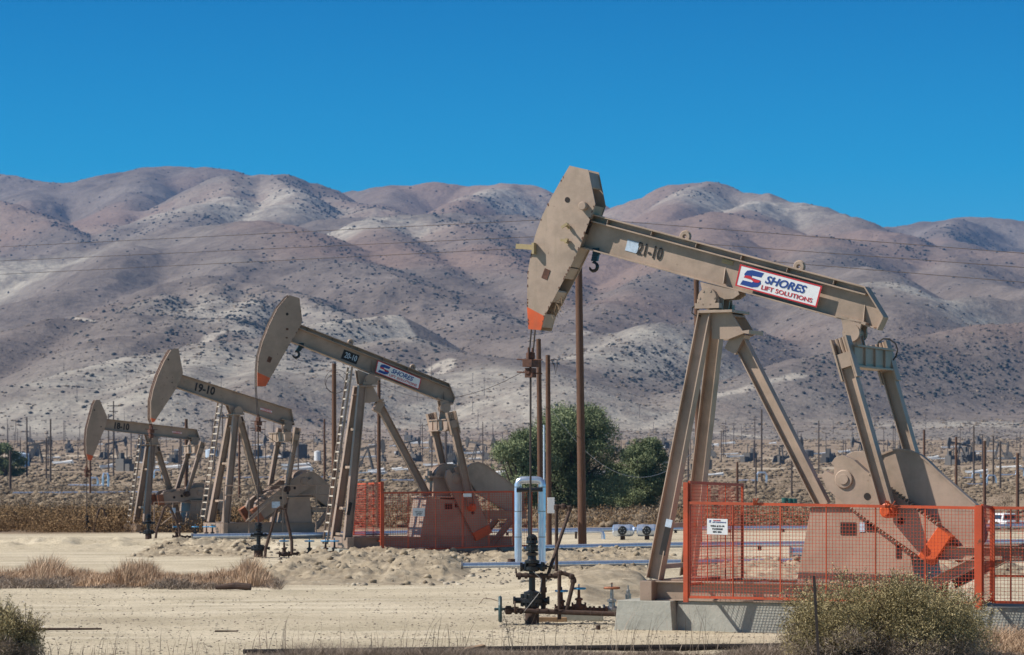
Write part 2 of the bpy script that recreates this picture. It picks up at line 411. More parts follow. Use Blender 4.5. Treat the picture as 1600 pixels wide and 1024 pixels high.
# --- hills: crests traced as ridge lines, each at its own distance
RID = [  # (profile slope, crest radius, [(px, py, D), ...])
 (.42, 90, [(-500,300,5800),(-200,280,5600),(0,268,5500),(90,283,5400),(150,283,5300),(200,270,5200),(250,262,5200),(300,259,5200),(345,265,5100),(430,280,5000)]),
 (.45, 60, [(250,262,5200),(215,300,4700),(170,345,4200),(150,378,3900)]),
 (.45, 60, [(90,283,5400),(70,310,4900),(40,330,4600)]),
 (.42, 60, [(-260,300,4400),(-60,300,4300),(0,318,4200),(60,345,3950),(120,378,3700)]),
 (.50, 70, [(185,372,3750),(260,322,4100),(310,290,4300),(345,274,4400),(390,268,4450),(430,270,4500),(480,285,4500),(540,312,4300),(600,332,4100)]),
 (.45, 50, [(345,274,4400),(330,310,4000),(290,345,3700)]),
 (.45, 50, [(430,270,4500),(440,305,4100),(430,335,3800)]),
 (.45, 80, [(470,285,5050),(530,295,5000),(620,289,4900),(690,286,4800),(745,291,4800),(790,282,4700),(830,288,4700),(880,300,4700),(950,327,4800)]),
 (.45, 50, [(790,282,4700),(740,300,4400),(700,325,4000)]),
 (.45, 50, [(620,289,4900),(600,312,4500),(570,328,4100)]),
 (.45, 70, [(900,345,4700),(950,328,4600),(1000,301,4500),(1045,283,4500),(1095,285,4500),(1150,303,4450),(1200,312,4400),(1260,325,4300),(1340,348,4000),(1430,382,3700)]),
 (.45, 50, [(1095,285,4500),(1065,315,4150),(1040,345,3800)]),
 (.45, 50, [(1200,312,4400),(1170,330,4000),(1130,345,3700)]),
 (.42, 80, [(1330,370,5300),(1390,356,5200),(1440,350,5200),(1500,343,5200),(1560,345,5200),(1700,350,5200),(2000,335,5200)]),
 (.42, 50, [(1500,343,5200),(1480,365,4600),(1500,385,4100)]),
 (.38, 80, [(-400,400,3500),(-100,405,3400),(0,403,3300),(120,385,3300),(200,372,3350),(250,365,3300),(330,355,3300),(400,352,3200),(440,365,3000),(520,400,2800),(640,450,2500),(760,490,2350),(860,522,2200)]),
 (.40, 50, [(250,365,3300),(200,400,2950),(150,440,2700)]),
 (.40, 50, [(400,352,3200),(370,400,2850),(330,430,2650)]),
 (.38, 80, [(400,368,3700),(450,348,3600),(500,336,3600),(570,332,3600),(640,336,3500),(720,334,3600),(800,335,3600),(900,347,3500),(970,362,3400)]),
 (.42, 50, [(570,332,3600),(600,375,3150),(680,430,2750),(760,475,2500)]),
 (.42, 50, [(720,334,3600),(760,385,3050),(830,440,2650),(900,490,2400)]),
 (.38, 80, [(900,372,3700),(980,352,3600),(1060,348,3500),(1130,337,3500),(1200,341,3400),(1290,364,3300),(1400,377,3400),(1500,392,3400),(1700,398,3400),(2000,400,3300)]),
 (.42, 50, [(1130,337,3500),(1100,385,3000),(1040,430,2650),(960,480,2400),(880,530,2150)]),
 (.42, 50, [(1290,364,3300),(1310,410,2850),(1370,450,2500),(1400,480,2350)]),
 (.42, 50, [(1500,392,3400),(1540,430,2900),(1620,460,2650)]),
 (.42, 50, [(-400,520,2200),(-100,535,2050),(0,530,2100),(100,502,2200),(180,472,2300),(280,446,2500),(350,441,2500),(430,450,2500),(470,462,2400),(530,485,2300)]),
 (.45, 35, [(280,446,2500),(230,490,2150),(150,530,1950)]),
 (.45, 35, [(430,450,2500),(380,490,2200),(310,540,1900)]),
 (.45, 35, [(350,441,2500),(330,480,2250),(250,520,2000)]),
 (.40, 30, [(40,600,1700),(120,570,1780),(200,550,1850),(300,538,1880),(430,525,1950),(520,505,2080),(600,498,2150)]),
 (.45, 25, [(300,538,1880),(270,570,1740),(230,600,1640)]),
 (.45, 25, [(430,525,1950),(410,560,1790),(390,600,1640)]),
 (.36, 40, [(480,590,1700),(560,560,1850),(640,522,2000),(700,540,1950),(800,562,1850),(880,600,1700)]),
 (.36, 40, [(860,585,1800),(920,555,1950),(980,530,2080),(1040,515,2180),(1110,500,2300)]),
 (.34, 50, [(1100,620,1750),(1200,590,1830),(1290,560,1920),(1400,535,2020),(1500,522,2080),(1620,512,2150),(1850,505,2150)]),
 (.42, 35, [(1390,502,2450),(1440,490,2500),(1490,478,2560),(1540,474,2600),(1620,480,2600),(1750,470,2600)]),
 (.30, 50, [(-200,620,1700),(0,612,1700),(100,610,1680),(200,622,1650)]),
 (.30, 50, [(640,600,1750),(700,585,1800),(760,590,1780),(840,615,1700)]),
]
def hills_raw(X, Y):
    P = X.ravel().astype(np.float32); Q = Y.ravel().astype(np.float32)
    wx = 60 * fbm(P / 420.0, Q / 420.0, 4, 51); wy = 60 * fbm(P / 420.0 + 31, Q / 420.0, 4, 58)
    P2 = P + wx * 0.55; Q2 = Q + wy
    rough = 0.75 + 0.5 * vnoise(P / 260.0, Q / 260.0, 5)
    S = 4.0; acc = np.zeros(P.shape, np.float64)
    for k, rad, pts in RID:
        best = np.full(P.shape, -1e4, np.float32)
        W3 = [at(*p) for p in pts]
        for A, B in zip(W3[:-1], W3[1:]):
            dx, dy = B.x - A.x, B.y - A.y; l2 = dx * dx + dy * dy
            t = np.clip(((P2 - A.x) * dx + (Q2 - A.y) * dy) / l2, 0, 1)
            d = np.hypot(P2 - A.x - t * dx, Q2 - A.y - t * dy) * rough
            r_ = rad * 0.7; z = A.z + t * (B.z - A.z) - 1.45 * k * (np.sqrt(d * d + r_ * r_) - r_) * (1 - 0.2 * np.clip(d / 900, 0, 1))
            best = np.maximum(best, z)
        acc += np.exp(np.clip((best - fan(Q)).astype(np.float64) / S, -30, 400))
    return (np.log(acc + 1.0) * S).reshape(X.shape)        # height above the plain

hy = np.concatenate([np.linspace(1497, 3800, 470), np.linspace(3810, 6300, 250)])
HX, HY = fan_grid(hy, -0.30, 0.30, 980)
H0 = hills_raw(HX, HY)
w = sstep(4, 90, H0)
rg = ridged(HX / 210 + 0.6 * fbm(HX / 300, HY / 300, 2, 8), HY / 330, 5, 91)
HZt = fan(HY) + H0 + w * (19 * (rg - 0.66) + 7 * fbm(HX / 90, HY / 90, 4, 15)) + 2.0 * fbm(HX / 60, HY / 60, 4, 6) * sstep(1500, 1750, HY)
HZt = np.where(HY < 1500, gheight(HX, HY) - 0.02, HZt - 2.0 * 0)
blend = sstep(1497, 1560, HY); HZt = (1 - blend) * (gheight(HX, HY)) + blend * HZt
# bare clay slopes (pale), tan-red grass slopes, and places thick with shrubs: fixed in the ground, from noise and known spots
def spot(px, py, D, rx, ry):
    c = at(px, py, D); return np.exp(-((HX - c.x) / rx) ** 2 - ((HY - c.y) / ry) ** 2)
pale = np.zeros_like(HX)
for s_ in ((300,560,1800,110,80),(430,560,1830,60,70),(200,590,1720,60,50),(380,480,2250,60,120),(640,570,1780,110,50),(860,600,1700,80,60),(1500,490,2480,75,70),(1570,500,2400,55,60),(960,540,1980,55,70),(1030,525,2080,60,70),
           (400,310,4050,150,250),(800,300,4450,120,200),(1150,310,4200,110,160),(520,500,2050,90,60),(730,600,1680,60,40),(80,640,1600,60,40),(560,340,3400,90,90),(30,395,3150,100,100),(1500,600,1720,60,40)):
    pale = np.maximum(pale, spot(*s_))
trail = np.zeros_like(HX)
for pts in ([(300,538,1880),(330,515,1980),(395,495,2060),(470,482,2150)], [(540,500,2080),(600,498,2150),(640,512,2060),(655,505,2080),(600,490,2180),(560,488,2200)], [(575,540,1900),(600,560,1840),(700,548,1900),(700,560,1870),(640,575,1800)],
            [(1110,655,1600),(1160,672,1560),(1190,682,1530)], [(900,520,2150),(960,500,2250),(1040,480,2350)], [(60,490,2300),(120,505,2230),(160,512,2180)], [(1000,640,1640),(1100,600,1780),(1250,585,1850)]):
    W3 = [at(*p) for p in pts]
    for A, B in zip(W3[:-1], W3[1:]):
        dx, dy = B.x - A.x, B.y - A.y; t = np.clip(((HX - A.x) * dx + (HY - A.y) * dy) / (dx * dx + dy * dy), 0, 1)
        trail = np.maximum(trail, sstep(6.5, 3.0, np.hypot(HX - A.x - t * dx, HY - A.y - t * dy)))
pale = np.clip(pale * (0.55 + 0.9 * vnoise(HX / 55, HY / 80, 4)) + 0.28 * sstep(1900, 1580, HY) + 0.12 * sstep(0.62, 0.9, fbm(HX / 160, HY / 200, 4, 61) * 0.5 + 0.5), 0, 1)
red = np.clip(sstep(0.42, 0.62, 0.5 + 0.5 * fbm(HX / 420, HY / 520, 3, 71)) * (1 - 0.4 * pale), 0, 1)
hills = np_mesh('hills', np.stack([HX.ravel(), HY.ravel(), HZt.ravel()], 1), grid_faces(len(hy), 980), None or M['ground'],
                attrs={'pale': pale.ravel(), 'red': red.ravel(), 'trail': trail.ravel()}, smooth=True)
m, n, b = new_mat('hillside')
c = ramp(n, noise(n, 0.012, 10, 0.68), [(0.3, (0.116, 0.096, 0.083)), (0.5, (0.172, 0.144, 0.124)), (0.7, (0.232, 0.198, 0.173))])
c = mixc(n, mathn(n, 'MULTIPLY', attr(n, 'red').outputs['Fac'], 0.8), c, (0.232, 0.166, 0.132))
pm = ramp(n, noise(n, 0.035, 9, 0.7), [(0.40, (0.0, 0.0, 0.0)), (0.58, (1, 1, 1))])
pf = mathn(n, 'MULTIPLY', mathn(n, 'MINIMUM', mathn(n, 'MULTIPLY', attr(n, 'pale').outputs['Fac'], 1.5), 1.0), mathn(n, 'ADD', mathn(n, 'MULTIPLY', pm, 0.55), 0.30))
c = mixc(n, pf, c, (0.42, 0.39, 0.33))
c = mixc(n, mathn(n, 'MULTIPLY', attr(n, 'trail').outputs['Fac'], 0.95), c, (0.42, 0.38, 0.32))
fine = ramp(n, noise(n, 0.16, 6, 0.75), [(0.38, (0.66, 0.66, 0.67)), (0.5, (1, 1, 1)), (0.7, (1.14, 1.12, 1.1))])
c = mixc(n, 0.8, c, fine, 'MULTIPLY')
L(n, c, b.inputs['Base Color']); b.inputs['Roughness'].default_value = 0.95; b.inputs['Specular IOR Level'].default_value = 0.05
bump(n, b, noise(n, 0.045, 9, 0.68), 0.8, 6.0)
hills.data.materials.clear(); hills.data.materials.append(m)
tag(hills, 'dry rounded hills dotted with shrubs', kind='structure')

def hill_z(x, y):
    """bilinear lookup in the hill grid"""
    j = (x / y + 0.30) / 0.60 * 979; i = np.interp(y, hy, np.arange(len(hy)))
    j = np.clip(j, 0, 977.99); i = np.clip(i, 0, len(hy) - 2.01)
    i0, j0 = i.astype(int), j.astype(int); fi, fj = i - i0, j - j0
    return (HZt[i0, j0] * (1 - fi) * (1 - fj) + HZt[i0 + 1, j0] * fi * (1 - fj) + HZt[i0, j0 + 1] * (1 - fi) * fj + HZt[i0 + 1, j0 + 1] * fi * fj)
def gz(x, y):
    return float(gheight(np.array([float(x)]), np.array([float(y)]))[0])

# --- scattered shrubs: lumps of many small faces
def ico():
    import bmesh
    bm = bmesh.new(); bmesh.ops.create_icosphere(bm, subdivisions=1, radius=1.0)
    v = np.array([q.co[:] for q in bm.verts]); f = np.array([[w.index for w in q.verts] for q in bm.faces]); bm.free(); return v, f
ICV, ICF = ico()
def lumps(name, pos, rad, hgt, mat, parts=1, kind='stuff', label=None, seed=1):
    r = np.random.default_rng(seed); V = []; F = []; T = []; o = 0
    N = len(pos)
    for k in range(parts):
        off = np.zeros((N, 3)) if parts == 1 else np.stack([r.normal(0, .5, N) * rad, r.normal(0, .5, N) * rad, r.uniform(0, .35, N) * hgt], 1)
        sc = 1.0 if parts == 1 else r.uniform(0.45, 0.85, N)
        jit = r.uniform(0.6, 1.25, (N, len(ICV), 1))
        v = ICV[None] * jit * np.stack([rad * sc, rad * sc, hgt * sc], 1)[:, None] + (pos + off)[:, None]
        V.append(v.reshape(-1, 3)); F.append((ICF[None] + (np.arange(N) * len(ICV))[:, None, None]).reshape(-1, 3) + o); o += N * len(ICV)
        t = np.clip(r.uniform(0, 1, N)[:, None] + r.normal(0, .2, (N, len(ICV))), 0, 1)
        T.append(t.ravel())
    ob = np_mesh(name, np.concatenate(V), np.concatenate(F), mat, attrs={'tone': np.concatenate(T)})
    return tag(ob, label, kind=kind)

N = 230000
hyp = RNG.uniform(1600, 5600, N); hxp = RNG.uniform(-0.26, 0.26, N) * hyp
dens = sstep(0.50, 0.66, 0.5 + 0.5 * fbm(hxp / 230, hyp / 330, 4, 33)) * (0.3 + 0.7 * sstep(.45, .6, 0.5 + 0.5 * fbm(hxp / 40, hyp / 60, 2, 35))); dens = 0.07 + 0.93 * dens
def belt(pts, w_):
    s_ = np.zeros_like(hxp); W3 = [at(*p) for p in pts]
    for A, B in zip(W3[:-1], W3[1:]):
        dx, dy = B.x - A.x, B.y - A.y; t = np.clip(((hxp - A.x) * dx + (hyp - A.y) * dy) / (dx * dx + dy * dy), 0, 1)
        s_ = np.maximum(s_, np.exp(-(np.hypot(hxp - A.x - t * dx, hyp - A.y - t * dy) / w_) ** 2))
    return s_
bl = np.maximum.reduce([belt([(440,372,2950),(520,407,2740),(640,457,2450),(780,502,2280)], 70), belt([(200,490,2200),(300,465,2350),(400,462,2350),(480,478,2250)], 70), belt([(60,335,3950),(130,370,3750)], 160),
    belt([(180,345,4200),(150,375,3900)], 150), belt([(380,500,2150),(300,550,1850)], 50), belt([(560,320,4000),(480,300,4350)], 110), belt([(720,345,3500),(830,430,2700)], 60), belt([(1250,575,1850),(1400,550,1930),(1560,545,1980)], 55), belt([(1450,370,4700),(1560,370,4700)], 150), belt([(900,455,2550),(1000,430,2700)], 60), belt([(540,575,1830),(640,545,1900)], 35), belt([(20,600,1680),(200,600,1650)], 40)])
dens = np.clip(dens + 1.6 * bl * (0.35 + 0.65 * vnoise(hxp / 30, hyp / 45, 8)), 0, 2.2)
z0 = hill_z(hxp, hyp); sl = (hill_z(hxp + 12, hyp) - hill_z(hxp - 12, hyp)) / 24
dens *= 0.35 + 1.3 * sstep(0.05, -0.35, sl)                 # shrubs favour the slopes away from the sun
dens *= 1 - 0.6 * sstep(3800, 5600, hyp)
keep = RNG.uniform(0, 1, N) < dens * 0.27
pos = np.stack([hxp, hyp, z0 + 0.3], 1)[keep]; r_ = (0.5 + 1.5 * RNG.uniform(0, 1, len(pos)) ** 1.6) * (1 + 0.35 * (pos[:, 1] > 3300))
lumps('hill_shrubs', pos, r_, r_ * RNG.uniform(0.5, 0.85, len(pos)), M['hillbush'], label='dark shrubs scattered over the hillsides', seed=2)
print('hill shrubs', len(pos))

# low brush on the foothill slopes
N = 20000; fy_ = RNG.uniform(1500, 2350, N); fx_ = RNG.uniform(-0.25, 0.25, N) * fy_
kp = RNG.uniform(0, 1, N) < 0.25 + 0.75 * sstep(.42, .62, .5 + .5 * fbm(fx_ / 60, fy_ / 90, 3, 12)); fx_, fy_ = fx_[kp], fy_[kp]
r_ = RNG.uniform(.3, .95, len(fx_)); lumps('foothill_brush', np.stack([fx_, fy_, hill_z(fx_, fy_)], 1), r_, r_ * .6, M['foot'], label='low dark brush on the foothills', seed=6)
# brush on the plain
N = 36000
u = RNG.uniform(0, 1, N); py_ = 150 * (2500 / 150) ** (u ** 0.85); px_ = RNG.uniform(-0.23, 0.23, N) * py_
dn = 0.15 + 0.85 * sstep(0.38, 0.62, 0.5 + 0.5 * fbm(px_ / 26, py_ / 60, 3, 44))
zn_ = zone(px_, py_); keep = (RNG.uniform(0, 1, N) < dn) & (zn_ > 0.8)
px_, py_ = px_[keep], py_[keep]
gzs = np.where(py_ < 1500, gheight(px_, py_), hill_z(px_, np.maximum(py_, 1500)))
r_ = RNG.uniform(0.2, 0.6, len(px_)) * (1 + py_ / 900)
lumps('sagebrush', np.stack([px_, py_, gzs], 1), r_, r_ * RNG.uniform(0.35, 0.7, len(r_)), M['sage'], parts=3, label='grey and tan sagebrush covering the plain', seed=3)
# ------------------------------------------------------------------ pump jacks
class Frame:
    """upright working plane of a pump: x runs back from the wellhead, y away from the camera side, z up"""
    def __init__(s, px, D, th):
        s.th = R(th); s.c, s.s = math.cos(s.th), math.sin(s.th); s.W = Vector(((px - 800) / FPX * D, D, 0))
    def tr(s, px, py, yl=0.0):
        k = (px - 800) / FPX
        t = (k * (s.W.y + yl * s.c) - s.W.x - yl * s.s) / (s.c + k * s.s)
        Y = s.W.y - t * s.s + yl * s.c
        return (t, CAMH + (HZ - py) / FPX * Y)
    def p3(s, px, py, yl=0.0):
        t, z = s.tr(px, py, yl); return Vector((t, yl, z))
    def world(s, t, yl, z): return Vector((s.W.x + t * s.c + yl * s.s, s.W.y - t * s.s + yl * s.c, z))
    def poly(s, pts, yl=0.0): return [s.tr(x, y, yl) for x, y in pts]

def lerp2(a, b, t): return (a[0] + (b[0] - a[0]) * t, a[1] + (b[1] - a[1]) * t)

def text_obj(txt, name, mat, size, origin, xdir, zdir, parent, shear=0.0, bold=0.0, xs=1.0, depth=0.004):
    """flat lettering; origin = lower left; xdir reading direction; zdir up"""
    cu = bpy.data.curves.new(name, 'FONT'); cu.body = txt; cu.size = size; cu.shear = shear; cu.offset = bold * size; cu.extrude = depth
    cu.resolution_u = 3
    to = bpy.data.objects.new(name, cu); COL.objects.link(to); bpy.context.view_layer.update()
    dg = bpy.context.evaluated_depsgraph_get(); me = bpy.data.meshes.new_from_object(to.evaluated_get(dg)); bpy.data.objects.remove(to)
    x = Vector(xdir).normalized(); z = Vector(zdir); z = (z - x * z.dot(x)).normalized(); y = z.cross(x) * -1
    co = np.array([v.co[:] for v in me.vertices]); mnx = co[:, 0].min(); mny = co[:, 1].min(); cap = co[:, 1].max() - mny
    for v in me.vertices:
        a, b_, c = (v.co.x - mnx) * xs, v.co.y - mny, v.co.z
        v.co = Vector(origin) + x * a + z * b_ + x.cross(z) * c
    me.materials.clear(); me.materials.append(mat)
    o = bpy.data.objects.new(name, me); COL.objects.link(o); o.parent = parent
    return o, (co[:, 0].max() - mnx) * xs
def fit_text(txt, name, mat, a, b_, h, updir, parent, shear=0.0, bold=0.0):
    """lettering that runs from point a to point b_ with cap height h"""
    a, b_ = Vector(a), Vector(b_)
    o, wd = text_obj(txt, name, mat, h / 0.7, (0, 0, 0), (1, 0, 0), (0, 0, 1), parent, shear, bold)
    me = o.data; bpy.data.objects.remove(o); bpy.data.meshes.remove(me)
    return text_obj(txt, name, mat, h / 0.7, a, b_ - a, updir, parent, shear, bold, xs=(b_ - a).length / wd)[0]

def brand_sign(parent, A, B, C, D_, name='sign'):
    """white company sign on the beam: corners top-left, top-right, bottom-right, bottom-left (local 3D points on one plane)"""
    A, B, C, D_ = map(Vector, (A, B, C, D_)); nrm = Vector((0, -1, 0))
    def P(u, v, d=0.0): return (A * (1 - u) + B * u) * (1 - v) + (D_ * (1 - u) + C * u) * v + nrm * d
    def quad(mb, u0, v0, u1, v1, d0, d1):
        a = [P(u0, v0, d0), P(u1, v0, d0), P(u1, v1, d0), P(u0, v1, d0)]; b_ = [P(u0, v0, d1), P(u1, v0, d1), P(u1, v1, d1), P(u0, v1, d1)]
        mb.hexa(a, b_)
    bd = MB(); quad(bd, 0, 0, 1, 1, 0, 0.006); root = bd.build(name, M['white'], parent)
    br = MB(); w, h = 0.018, 0.06
    quad(br, 0, 0, 1, h, 0.006, 0.010); quad(br, 0, 1 - h, 1, 1, 0.006, 0.010); quad(br, 0, h, w, 1 - h, 0.006, 0.010); quad(br, 1 - w, h, 1, 1 - h, 0.006, 0.010)
    br.build('red_border', M['red'], root)
    # S shaped emblem: two blue swooshes round a red wedge
    def poly(pts, mat, nm, d0=0.0105):
        mb = MB(); n = len(pts); vs = [P(u, v, 0.0065) for u, v in pts] + [P(u, v, d0) for u, v in pts]
        mb.add(vs, [tuple(range(n)), tuple(range(2 * n - 1, n - 1, -1))] + [(i + n, (i + 1) % n + n, (i + 1) % n, i) for i in range(n)]); return mb.build(nm, mat, root)
    poly([(.30, .12), (.16, .12), (.10, .20), (.075, .38), (.09, .50), (.17, .53), (.19, .53), (.165, .44), (.17, .36), (.28, .34)], M['blue'], 'emblem')
    poly([(.055, .88), (.20, .88), (.265, .80), (.295, .62), (.28, .48), (.20, .46), (.18, .46), (.205, .56), (.19, .66), (.075, .67)], M['blue'], 'emblem')
    poly([(.075, .53), (.10, .42), (.155, .40), (.19, .49), (.285, .49), (.265, .60), (.215, .63), (.165, .54)], M['red'], 'emblem', 0.014)
    fit_text('SHORES', 'lettering', M['blue'], P(.335, .545, .0105), P(.83, .545, .0105), (P(0, .545) - P(0, .20)).length, P(.3, 0) - P(.3, 1), root, 0.25, 0.022)
    fit_text('LIFT SOLUTIONS', 'lettering', M['red'], P(.31, .85, .0105), P(.93, .85, .0105), (P(0, .83) - P(0, .64)).length, P(.3, 0) - P(.3, 1), root, 0.0, 0.012)
    return root

def small_sign(parent, A, B, C, D_):
    A, B, C, D_ = map(Vector, (A, B, C, D_)); o = Vector((0, -.006, 0))
    s_ = MB().hexa([A, B, C, D_], [A + o, B + o, C + o, D_ + o]).build('sign', M['white'], parent)
    def q(u, v): return (A * (1 - u) + B * u) * (1 - v) + (D_ * (1 - u) + C * u) * v + o * 1.6
    MB().hexa([q(.0, .0) - o * .6, q(1, 0) - o * .6, q(1, .18) - o * .6, q(0, .18) - o * .6], [q(.0, .0), q(1, 0), q(1, .18), q(0, .18)]).build('red_border', M['red'], s_)
    MB().hexa([q(.0, .82) - o * .6, q(1, .82) - o * .6, q(1, 1) - o * .6, q(0, 1) - o * .6], [q(.0, .82), q(1, .82), q(1, 1), q(0, 1)]).build('red_border', M['red'], s_)
    fit_text('LUFKIN', 'lettering', M['red'], q(.12, .72), q(.88, .72), (q(0, .72) - q(0, .28)).length, A - D_, s_, 0, 0.01)
    return s_

def ladder(root, p0, p1, side, w, nr, mat, name='ladder'):
    mb = MB(); p0, p1, side = Vector(p0), Vector(p1), Vector(side).normalized()
    mb.bar(p0 - side * w / 2, p1 - side * w / 2, side, 0.03, 0.07); mb.bar(p0 + side * w / 2, p1 + side * w / 2, side, 0.03, 0.07)
    ld = mb.build(name, mat, root)
    for i in range(nr):
        q = p0.lerp(p1, (i + 0.6) / nr)
        MB().bar(q - side * w / 2, q + side * w / 2, (p1 - p0).normalized(), 0.05, 0.045).build('rung', M['rung'], ld)
    return ld

def make_pump(d):
    F = Frame(d['x'], d['D'], d['th']); T = F.tr; P3 = F.p3
    root = empty('pumpjack', F.W, -F.th, d['label'], 'pumpjack', 'pumpjacks standing in a row')
    m0, mh = d['mat'], d['mathead']
    hw = d.get('hw', 0.25)
    # ---- horsehead
    hp = F.poly(d['head'], -hw)
    big = d['big']
    xs_ = [p[0] for p in hp]
    tipk = d['tip']                                        # pixel line below which the head is orange
    def split(poly, a, b_):
        """clip polygon to the left side of line a->b_"""
        out = []
        def sd_(p): return (b_[0] - a[0]) * (p[1] - a[1]) - (b_[1] - a[1]) * (p[0] - a[0])
        for i in range(len(poly)):
            p, q = poly[i], poly[(i + 1) % len(poly)]; sp_, sq = sd_(p), sd_(q)
            if sp_ >= 0: out.append(p)
            if sp_ * sq < 0: t = sp_ / (sp_ - sq); out.append((p[0] + (q[0] - p[0]) * t, p[1] + (q[1] - p[1]) * t))
        return out
    a_, b__ = T(*tipk[0], -hw), T(*tipk[1], -hw)
    upper = split(hp, a_, b__); lower = split(hp, b__, a_)
    front = F.poly(d['arc'], -hw)                          # front arc points, top to bottom
    pl = 0.022
    head = MB(); head.prism(upper, -hw, -hw + pl); head.prism(upper, hw - pl, hw)
    # front wear plate between the side plates, following the arc
    cx = sum(p[0] for p in hp) / len(hp); cz = sum(p[1] for p in hp) / len(hp)
    for (p, q) in zip(front[:-1], front[1:]):
        dx, dz = q[0] - p[0], q[1] - p[1]; l = math.hypot(dx, dz); nx, nz = -dz / l, dx / l
        if nx * (cx - p[0]) + nz * (cz - p[1]) < 0: nx, nz = -nx, -nz
        head.prism([(p[0] + nx * .01, p[1] + nz * .01), (q[0] + nx * .01, q[1] + nz * .01), (q[0] + nx * .05, q[1] + nz * .05), (p[0] + nx * .05, p[1] + nz * .05)], -hw + pl, hw - pl)
    # stiffener plates closing the back, with gaps
    back = F.poly(d['back'], -hw)
    for (p, q) in zip(back[:-1], back[1:]):
        l = math.hypot(q[0] - p[0], q[1] - p[1]); nseg = max(1, int(l / (0.24 if big else 0.55)))
        for k in range(nseg):
            if (k % 3 == 1 or k % 7 == 3) and big: continue
            u, v = lerp2(p, q, k / nseg + 0.01), lerp2(p, q, (k + 0.9) / nseg)
            nx, nz = cx - u[0], cz - u[1]; ll = math.hypot(nx, nz); nx, nz = nx / ll * .03, nz / ll * .03
            head.prism([(u[0] + nx, u[1] + nz), (v[0] + nx, v[1] + nz), (v[0] + nx * 2, v[1] + nz * 2), (u[0] + nx * 2, u[1] + nz * 2)], -hw + pl, hw - pl)
    for i in (0.25, 0.5, 0.75):                            # inner diaphragms
        u, v = lerp2(front[0], front[-1], i), lerp2(back[0], back[-1], i)
        u, v = lerp2(u, v, 0.12), lerp2(u, v, 0.85)
        head.prism([u, v, (v[0], v[1] + .02), (u[0], u[1] + .02)], -hw + pl, hw - pl)
    ho = head.build('horsehead', mh, root)
    MB().prism(lower, -hw, -hw + pl).build('orange_tip', M['orange'], ho); MB().prism(lower, hw - pl, hw).build('far_tip', mh, ho)
    for (x, y, r_) in d['holes']:
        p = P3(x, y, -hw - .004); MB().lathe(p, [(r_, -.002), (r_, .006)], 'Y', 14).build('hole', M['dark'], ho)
    for (x, y, w_, h_, a) in d['ports']:
        p = P3(x, y, -hw - .004); MB().box(p, (w_, .012, h_), ry=R(a)).build('port', M['dark'] if not big else M['rusty_red'], ho)
    for (x, y, r_) in d.get('bosses', ()):
        p = P3(x, y, -hw); MB().lathe(p, [(r_, .0), (r_, -.10), (r_ * .85, -.115)], 'Y', 18).build('pin_boss', mh, ho)
    for (x, y, l, a) in d.get('pegs', ()):
        p = P3(x, y, -hw); q = p + Vector((0, -l, 0))
        k = MB().tube(p, q, .022); k.box(q, (.14, .03, .05), ry=R(a)); k.box(p + Vector((0, -.05, 0)), (.06, .05, .10), ry=R(a)); k.build('latch_peg', M['yellow'], ho)
    if 'horn' in d:
        (x0, y0), (x1, y1) = d['horn']; a, b_ = P3(x0, y0, -hw - .05), P3(x1, y1, -hw - .05)
        k = MB().bar(a, b_, (0, 1, 0), .07, .10); k.box(b_ + Vector((0, -.02, -.02)), (.05, .12, .22)); k.build('bracket_arm', M['yellow'], ho)
    if d.get('frayed'):
        k = MB()
        for i in range(46):
            x = 879 - i * .42 + random.uniform(-2, 2); y = 463 + i * .55 + random.uniform(-3, 3)
            p = P3(x, y, random.uniform(-hw, hw)); k.tube(p, p + Vector((random.uniform(-.05, .16), random.uniform(-.06, .06), random.uniform(-.22, .05))), .006, .003, 4)
        k.build('frayed_rope', M['plank'], ho)
    # ---- walking beam
    bp = d['beam']      # top-left, top-right, tail-up, tail-low, bottom-right, bottom-left in pixels
    TL, TR_, U, Lw, BR, BL = [Vector((q[0], 0, q[1])) for q in F.poly(bp, -0.16)]
    bw = 0.16; ft = 0.028
    ax = (TR_ - TL).normalized(); upv = Vector((-ax.z, 0, ax.x)); 
    cap = d.get('cap', 0.13)
    beam = MB()
    mid0, mid1 = TL - upv * cap, TR_ - upv * cap
    def flange(a, b_, w_, th=ft):
        dd = (b_ - a).normalized(); nn = Vector((-dd.z, 0, dd.x)) * th
        beam.prism([(a.x, a.z), (b_.x, b_.z), (b_.x - nn.x, b_.z - nn.z), (a.x - nn.x, a.z - nn.z)], -w_, w_)
    flange(TL, TR_, bw)                                    # cap channel
    if cap > 0: flange(mid0, mid1 + ax * .05, bw * 1.02)
    flange(BL + upv * ft, BR + upv * ft, bw)
    flange(TR_, U, bw * 1.0); flange(U, Lw, bw * 1.0)
    beam.prism([(p.x, p.z) for p in (TL - upv * ft * .9, TR_ - upv * ft * .9, U - ax * .02, Lw - ax * .02 + upv * .0, BR + upv * ft * .9, BL + upv * ft * .9)], -.02, .02)
    Lb = (TR_ - TL).length
    for k in range(6):
        c0 = TL + ax * (Lb * (k + .35) / 6)
        if cap > 0:
            for sgn in (-1, 1): beam.box(c0 - upv * cap / 2 + Vector((0, sgn * bw / 2, 0)), (.015, bw - .03, cap - ft), ry=-math.atan2(ax.z, ax.x))
    def rib(px0, py0, py1, wtop, wbot, sgns=(-1, 1)):
        a, b_ = P3(px0, py0, -bw * .5), P3(px0 + (wbot if False else 0), py1, -bw * .5)
